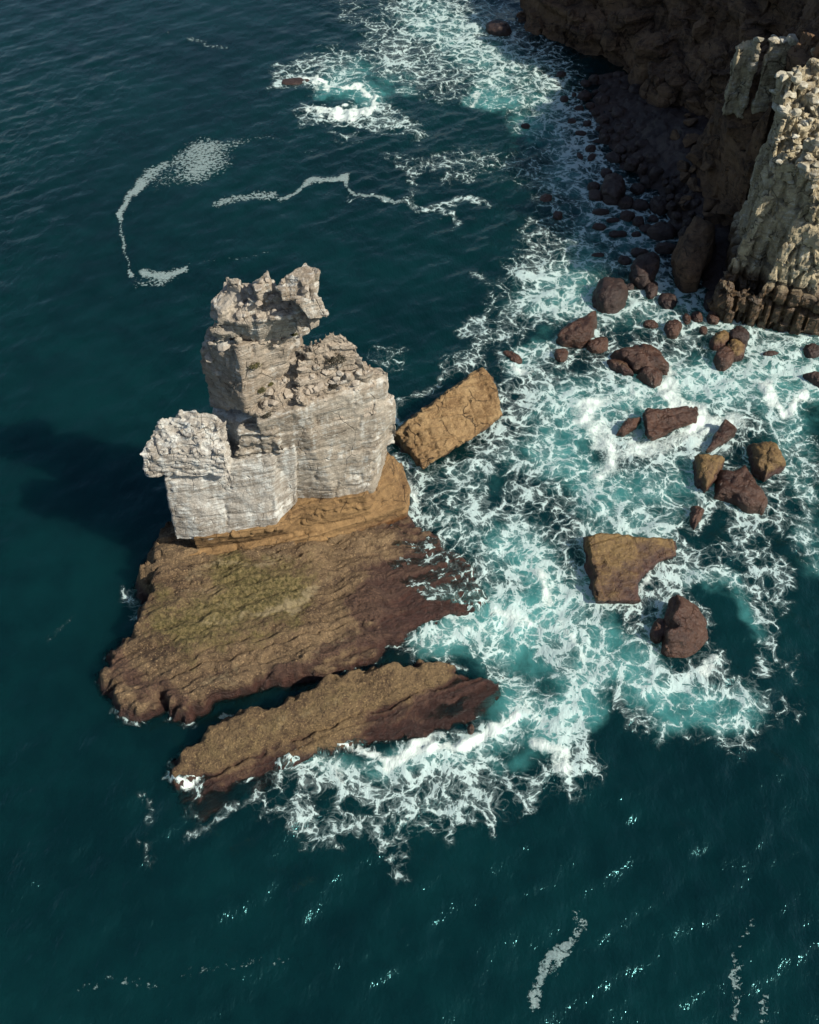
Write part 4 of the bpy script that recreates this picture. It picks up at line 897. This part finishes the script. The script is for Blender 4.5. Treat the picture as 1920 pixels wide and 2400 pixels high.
# ------------------------------------------------------------------ the two ledges
plat, PV = field_rock('rock_platform', plat_h, PLAT, .17, M_plat, 'broad brown rock platform streaked with olive algae below the sea stack', 'rock ledge')
slab, SV = field_rock('rock_ledge', slab_h, SLAB, .17, M_ledge, 'long narrow brown ledge with surf breaking along its lower side', 'rock ledge')
def paint(o, V, name, strokes):
    U, W_ = proj(V[:,0], V[:,1], V[:,2]); P3 = V.copy(); P3[:,2] = 0
    val = stroke_field(U+30*fbm(P3/4, 3, 90), W_+30*fbm(P3/4+9, 3, 91), strokes)
    a = o.data.attributes.new(name, 'FLOAT', 'POINT'); a.data.foreach_set('value', val.astype(np.float32))
paint(plat, PV, 'moss', [([(340,1320),(420,1290),(520,1250),(640,1200)],120,.42), ([(470,1200),(540,1220),(600,1250),(480,1280),(390,1330)],80,.8), ([(330,1240),(350,1310)],40,.5), ([(400,1380),(520,1350),(640,1290)],45,.45), ([(500,1180),(560,1260)],50,.6)])
paint(plat, PV, 'pale', [([(330,1310),(450,1270),(600,1240)],70,.34), ([(450,1420),(600,1370),(760,1330)],40,.32), ([(400,1440),(500,1420)],30,.35), ([(400,1200),(500,1180),(600,1170)],22,.55), ([(350,1240),(450,1230)],22,.4), ([(420,1310),(560,1290),(700,1230)],20,.45), ([(480,1450),(640,1390),(760,1350)],18,.4), ([(560,1290),(650,1250)],24,.4)])
paint(plat, PV, 'wetp', [([(780,1260),(900,1200),(1010,1250)],105,.9), ([(560,1440),(680,1385),(820,1330),(920,1280)],38,.8), ([(235,1390),(300,1440),(380,1470)],58,.62)])
paint(slab, SV, 'wetp', [([(900,1480),(1000,1440),(1080,1420)],60,.85), ([(400,1640),(500,1650)],30,.5)])
paint(slab, SV, 'pale', [([(480,1560),(620,1510),(760,1450)],36,.4)])
paint(slab, SV, 'moss', [([(430,1590),(600,1510),(750,1450)],50,.5)])

# ------------------------------------------------------------------ blocks and boulders standing in the sea
MK = dict(w=M_wet, y=M_wety, d=M_dark, c=M_cliff)
def single(name, bms, voxel, mat, label, cat, **kw):
    me = weather(remesh(bms, voxel), **kw); V = coords(me); c = (V.max(0)+V.min(0))/2; c[2] = 0
    set_coords(me, V-c); me.name = name
    return put(name, me, mat, None, c.tolist(), label=label, category=cat)
so = lambda *p: Z2(p, 880, 820, 5.074)
tz = [2.6,4.2,4.8,5.0,5.0,4.4,3.5,2.2,1.6,1.4,1.5,1.6,1.7,1.5,1.5,1.8,2.2]
ob = prism([(u, v, z) for (u, v), z in zip(so((215,1000),(395,840),(800,545),(1165,275),(1268,205),(1365,305),(1435,462),(1470,690),(1505,750),(1480,808),(1200,1008),(880,1210),(700,1308),(560,1410),(520,1330),(400,1150),(300,1040)), tz)],
           [(u, v, -1.5) for u, v in so((150,1060),(360,850),(790,560),(1190,290),(1290,240),(1385,345),(1450,500),(1490,730),(1520,790),(1490,850),(1205,1045),(885,1245),(705,1345),(545,1470),(480,1465),(320,1310),(160,1130))])
single('leaning_block', [ob], .16, M_slab, 'large orange sandstone block lying tilted beside the right side of the stack', 'boulder', thick=.7, a_str=.1, a_gro=.1, blk=(1.7,1.1,1.2), a_blk=.30, a_crk=.26, a_n=.2, n_s=1.5, a_f=.10, seed=400, smooth=2)
zt = [2.6,2.8,2.6,2.0,1.5,1.1,1.1,1.2,1.2,1.1,.9,.9,1.3,1.6,1.9,2.3]
bt = prism([(u, v, z) for (u, v), z in zip(BLOCK_TOP, zt)], [(u, v, -1.5) for u, v in z5((520,275),(590,255),(700,258),(850,285),(1000,290),(1015,362),(915,405),(850,460),(818,505),(815,560),(830,595),(800,610),(585,612),(540,520),(528,440),(522,360))])
single('flat_boulder', [bt], .17, M_wety, 'big angular flat topped boulder with a yellow upper corner amid churning foam', 'boulder', thick=.8, a_str=.12, blk=(2.2,1.8,1.2), a_blk=.2, a_crk=.2, a_n=.2, n_s=1.8, a_f=.07, seed=410, smooth=2)
rt = prism([(u, v, z) for (u, v), z in zip(RECT, [2.0,2.2,2.0,1.7,1.5,1.2,1.1,1.2,1.5,1.7])], [(u, v, -1.5) for u, v in z4((832,725),(852,705),(960,700),(1060,700),(1112,695),(1130,740),(1098,775),(1005,812),(885,868),(852,855))])
single('washed_boulder', [rt], .16, M_wet, 'rectangular wet brown boulder half covered by white wash', 'boulder', thick=.7, a_str=.1, blk=(1.4,1.4,1), a_blk=.2, a_crk=.2, a_n=.2, n_s=1.6, a_f=.08, seed=420, smooth=2)
dm = tin([(u, v, z) for (u, v), z in zip(z5((1000,535),(1050,560),(1125,612),(1160,680),(1165,760),(1108,835),(1055,860),(985,858),(935,815),(930,740),(950,650),(968,570),(992,640),(965,730),(950,790),(1040,700),(1060,800),(1030,600),(1100,720)), [2.6,2.2,1.2,.5,.3,.3,.4,.5,.9,.9,1.0,1.4,3.2,3.0,2.4,2.7,1.5,2.8,1.6])], -2)
single('ridged_boulder', [dm], .16, M_wet, 'ridged dome shaped red brown boulder with a shaded left face and foam at its foot', 'boulder', thick=.7, a_str=.08, blk=(2.4,2.4,2), a_blk=.14, a_crk=.14, a_n=.18, n_s=2, a_f=.05, seed=430, smooth=5)
for i, (pts, h, k, lab, kw) in enumerate(BIG):
    boulder_at(pts, h, MK[k], lab, 500+i, foam=0, **{**dict(n=72, rings=24), **kw})
rb_ = random.Random(5)
base = [boulder_mesh('boulder', ell(0, 0, 1, 1), .9, 600+i, n=36, rings=12, p=2.4+.2*(i % 4), a=.2, zb=-.8) for i in range(8)]
for b in base: b.materials.append(M_dark)
def small(u, v, rx, ry, ang, k, z, label, group):
    c = at(u, v, z); s = (at(u+rx, v, z)-c).length; sy = s*max(ry/rx, .1)*1.25
    o = bpy.data.objects.new('boulder', base[k % 8]); C.objects.link(o); o.location = c
    o.scale = (s, sy, min(s, sy)*rb_.uniform(.75, 1.1)); o.rotation_euler = (0, 0, math.radians(-ang))
    o['label'] = label; o['category'] = 'boulder'; o['group'] = group
for k, (x, y, rx, ry, a_) in enumerate(s for s in SMALL if s[2]):
    small(1120+x/2.156, y/2.156, rx/2.156, ry/2.156, a_, k, 0.05, 'small dark boulder ringed by blue foam off the shaded beach', 'dark boulders in the foam off the shaded beach')
for k, (x, y, rx, ry, a_) in enumerate(PILE):
    zz = 0.1+max(0, (x-560)/2.156*.010)
    small(1120+x/2.156, y/2.156, rx/2.156, ry/2.156, a_, k+3, zz, 'dark boulder heaped on the beach in the cliff shadow', 'dark boulders heaped under the shaded cliff')

# ------------------------------------------------------------------ shrubs on the stack
def leaf_mat(name, a, b):
    m = Mat(name); pos = m.n('ShaderNodeNewGeometry').outputs['Position']
    m.link(m.mix(m.noise(pos, 3.0, 3).ss(.35, .65), a, b), m.bsdf.inputs['Base Color']); m.bsdf.inputs['Roughness'].default_value = .8
    return m.mat
M_leaf = leaf_mat('shrub_leaf', (0.035, 0.035, 0.010), (0.085, 0.075, 0.018)); M_leafd = leaf_mat('dark_shrub_leaf', (0.018, 0.016, 0.010), (0.035, 0.03, 0.016))
def shrub(u, v, px, mat, label, names):
    p = on_parts(stack, names, (u-1, v-1, u+1, v+1), 0)(random.Random(1)); p = Vector(p)
    s = px/ (FP/ (Vector((0,0,CAM_H))-p).length); r = random.Random(int(u)); bm = bmesh.new()
    for i in range(420):
        d = Vector((r.gauss(0,1), r.gauss(0,1), abs(r.gauss(0,.8)))).normalized()*s*r.uniform(.35, 1)**.5
        d.x *= 1+.35*math.sin(i); d.z *= .7
        c, q = d, r.uniform(.06, .13)*max(.7, s)
        a_ = Vector((r.gauss(0,1), r.gauss(0,1), r.gauss(0,.6))).normalized(); b_ = a_.cross(d+Vector((.01,0,.3))).normalized()
        vs_ = [bm.verts.new(c+a_*q*x+b_*q*.6*y) for x, y in ((-1,0),(0,-1),(1,0),(0,1))]; bm.faces.new(vs_)
    me = bpy.data.meshes.new('foliage'); bm.to_mesh(me); bm.free()
    o = put('shrub', me, mat, None, p, label=label, category='shrub')
shrub(570, 676, 14, M_leaf, 'olive green shrub growing in the white crown near the top of the stack', ('tower_crown',))
shrub(595, 856, 15, M_leaf, 'yellowish shrub on the sharp edge of the lower tower', ('tower_block', 'rubble_slope'))
shrub(785, 842, 24, M_leafd, 'largest shrub, almost black, in a hollow of the right hand slope', ('rubble_slope',))
shrub(612, 914, 11, M_leaf, 'green shrub at the foot of the lower tower, above the wall top', ('tower_block', 'rubble_slope'))
shrub(634, 900, 7, M_leaf, 'tiny green tuft right beside the shrub at the foot of the lower tower', ('tower_block', 'rubble_slope'))
shrub(688, 783, 7, M_leaf, 'small green tuft under the right side of the white crown', ('tower_crown', 'tower_block', 'rubble_slope'))
shrub(782, 904, 12, M_leafd, 'dark shrub among the rubble right above the wall top', ('rubble_slope',))
shrub(637, 722, 8, M_leafd, 'dark tuft in a cleft in the middle of the white crown', ('tower_crown',))
shrub(622, 972, 13, M_leafd, 'dark shrub in the crevice between tower foot and wedged block', ('rubble_slope', 'wall_bay', 'wedged_block'))
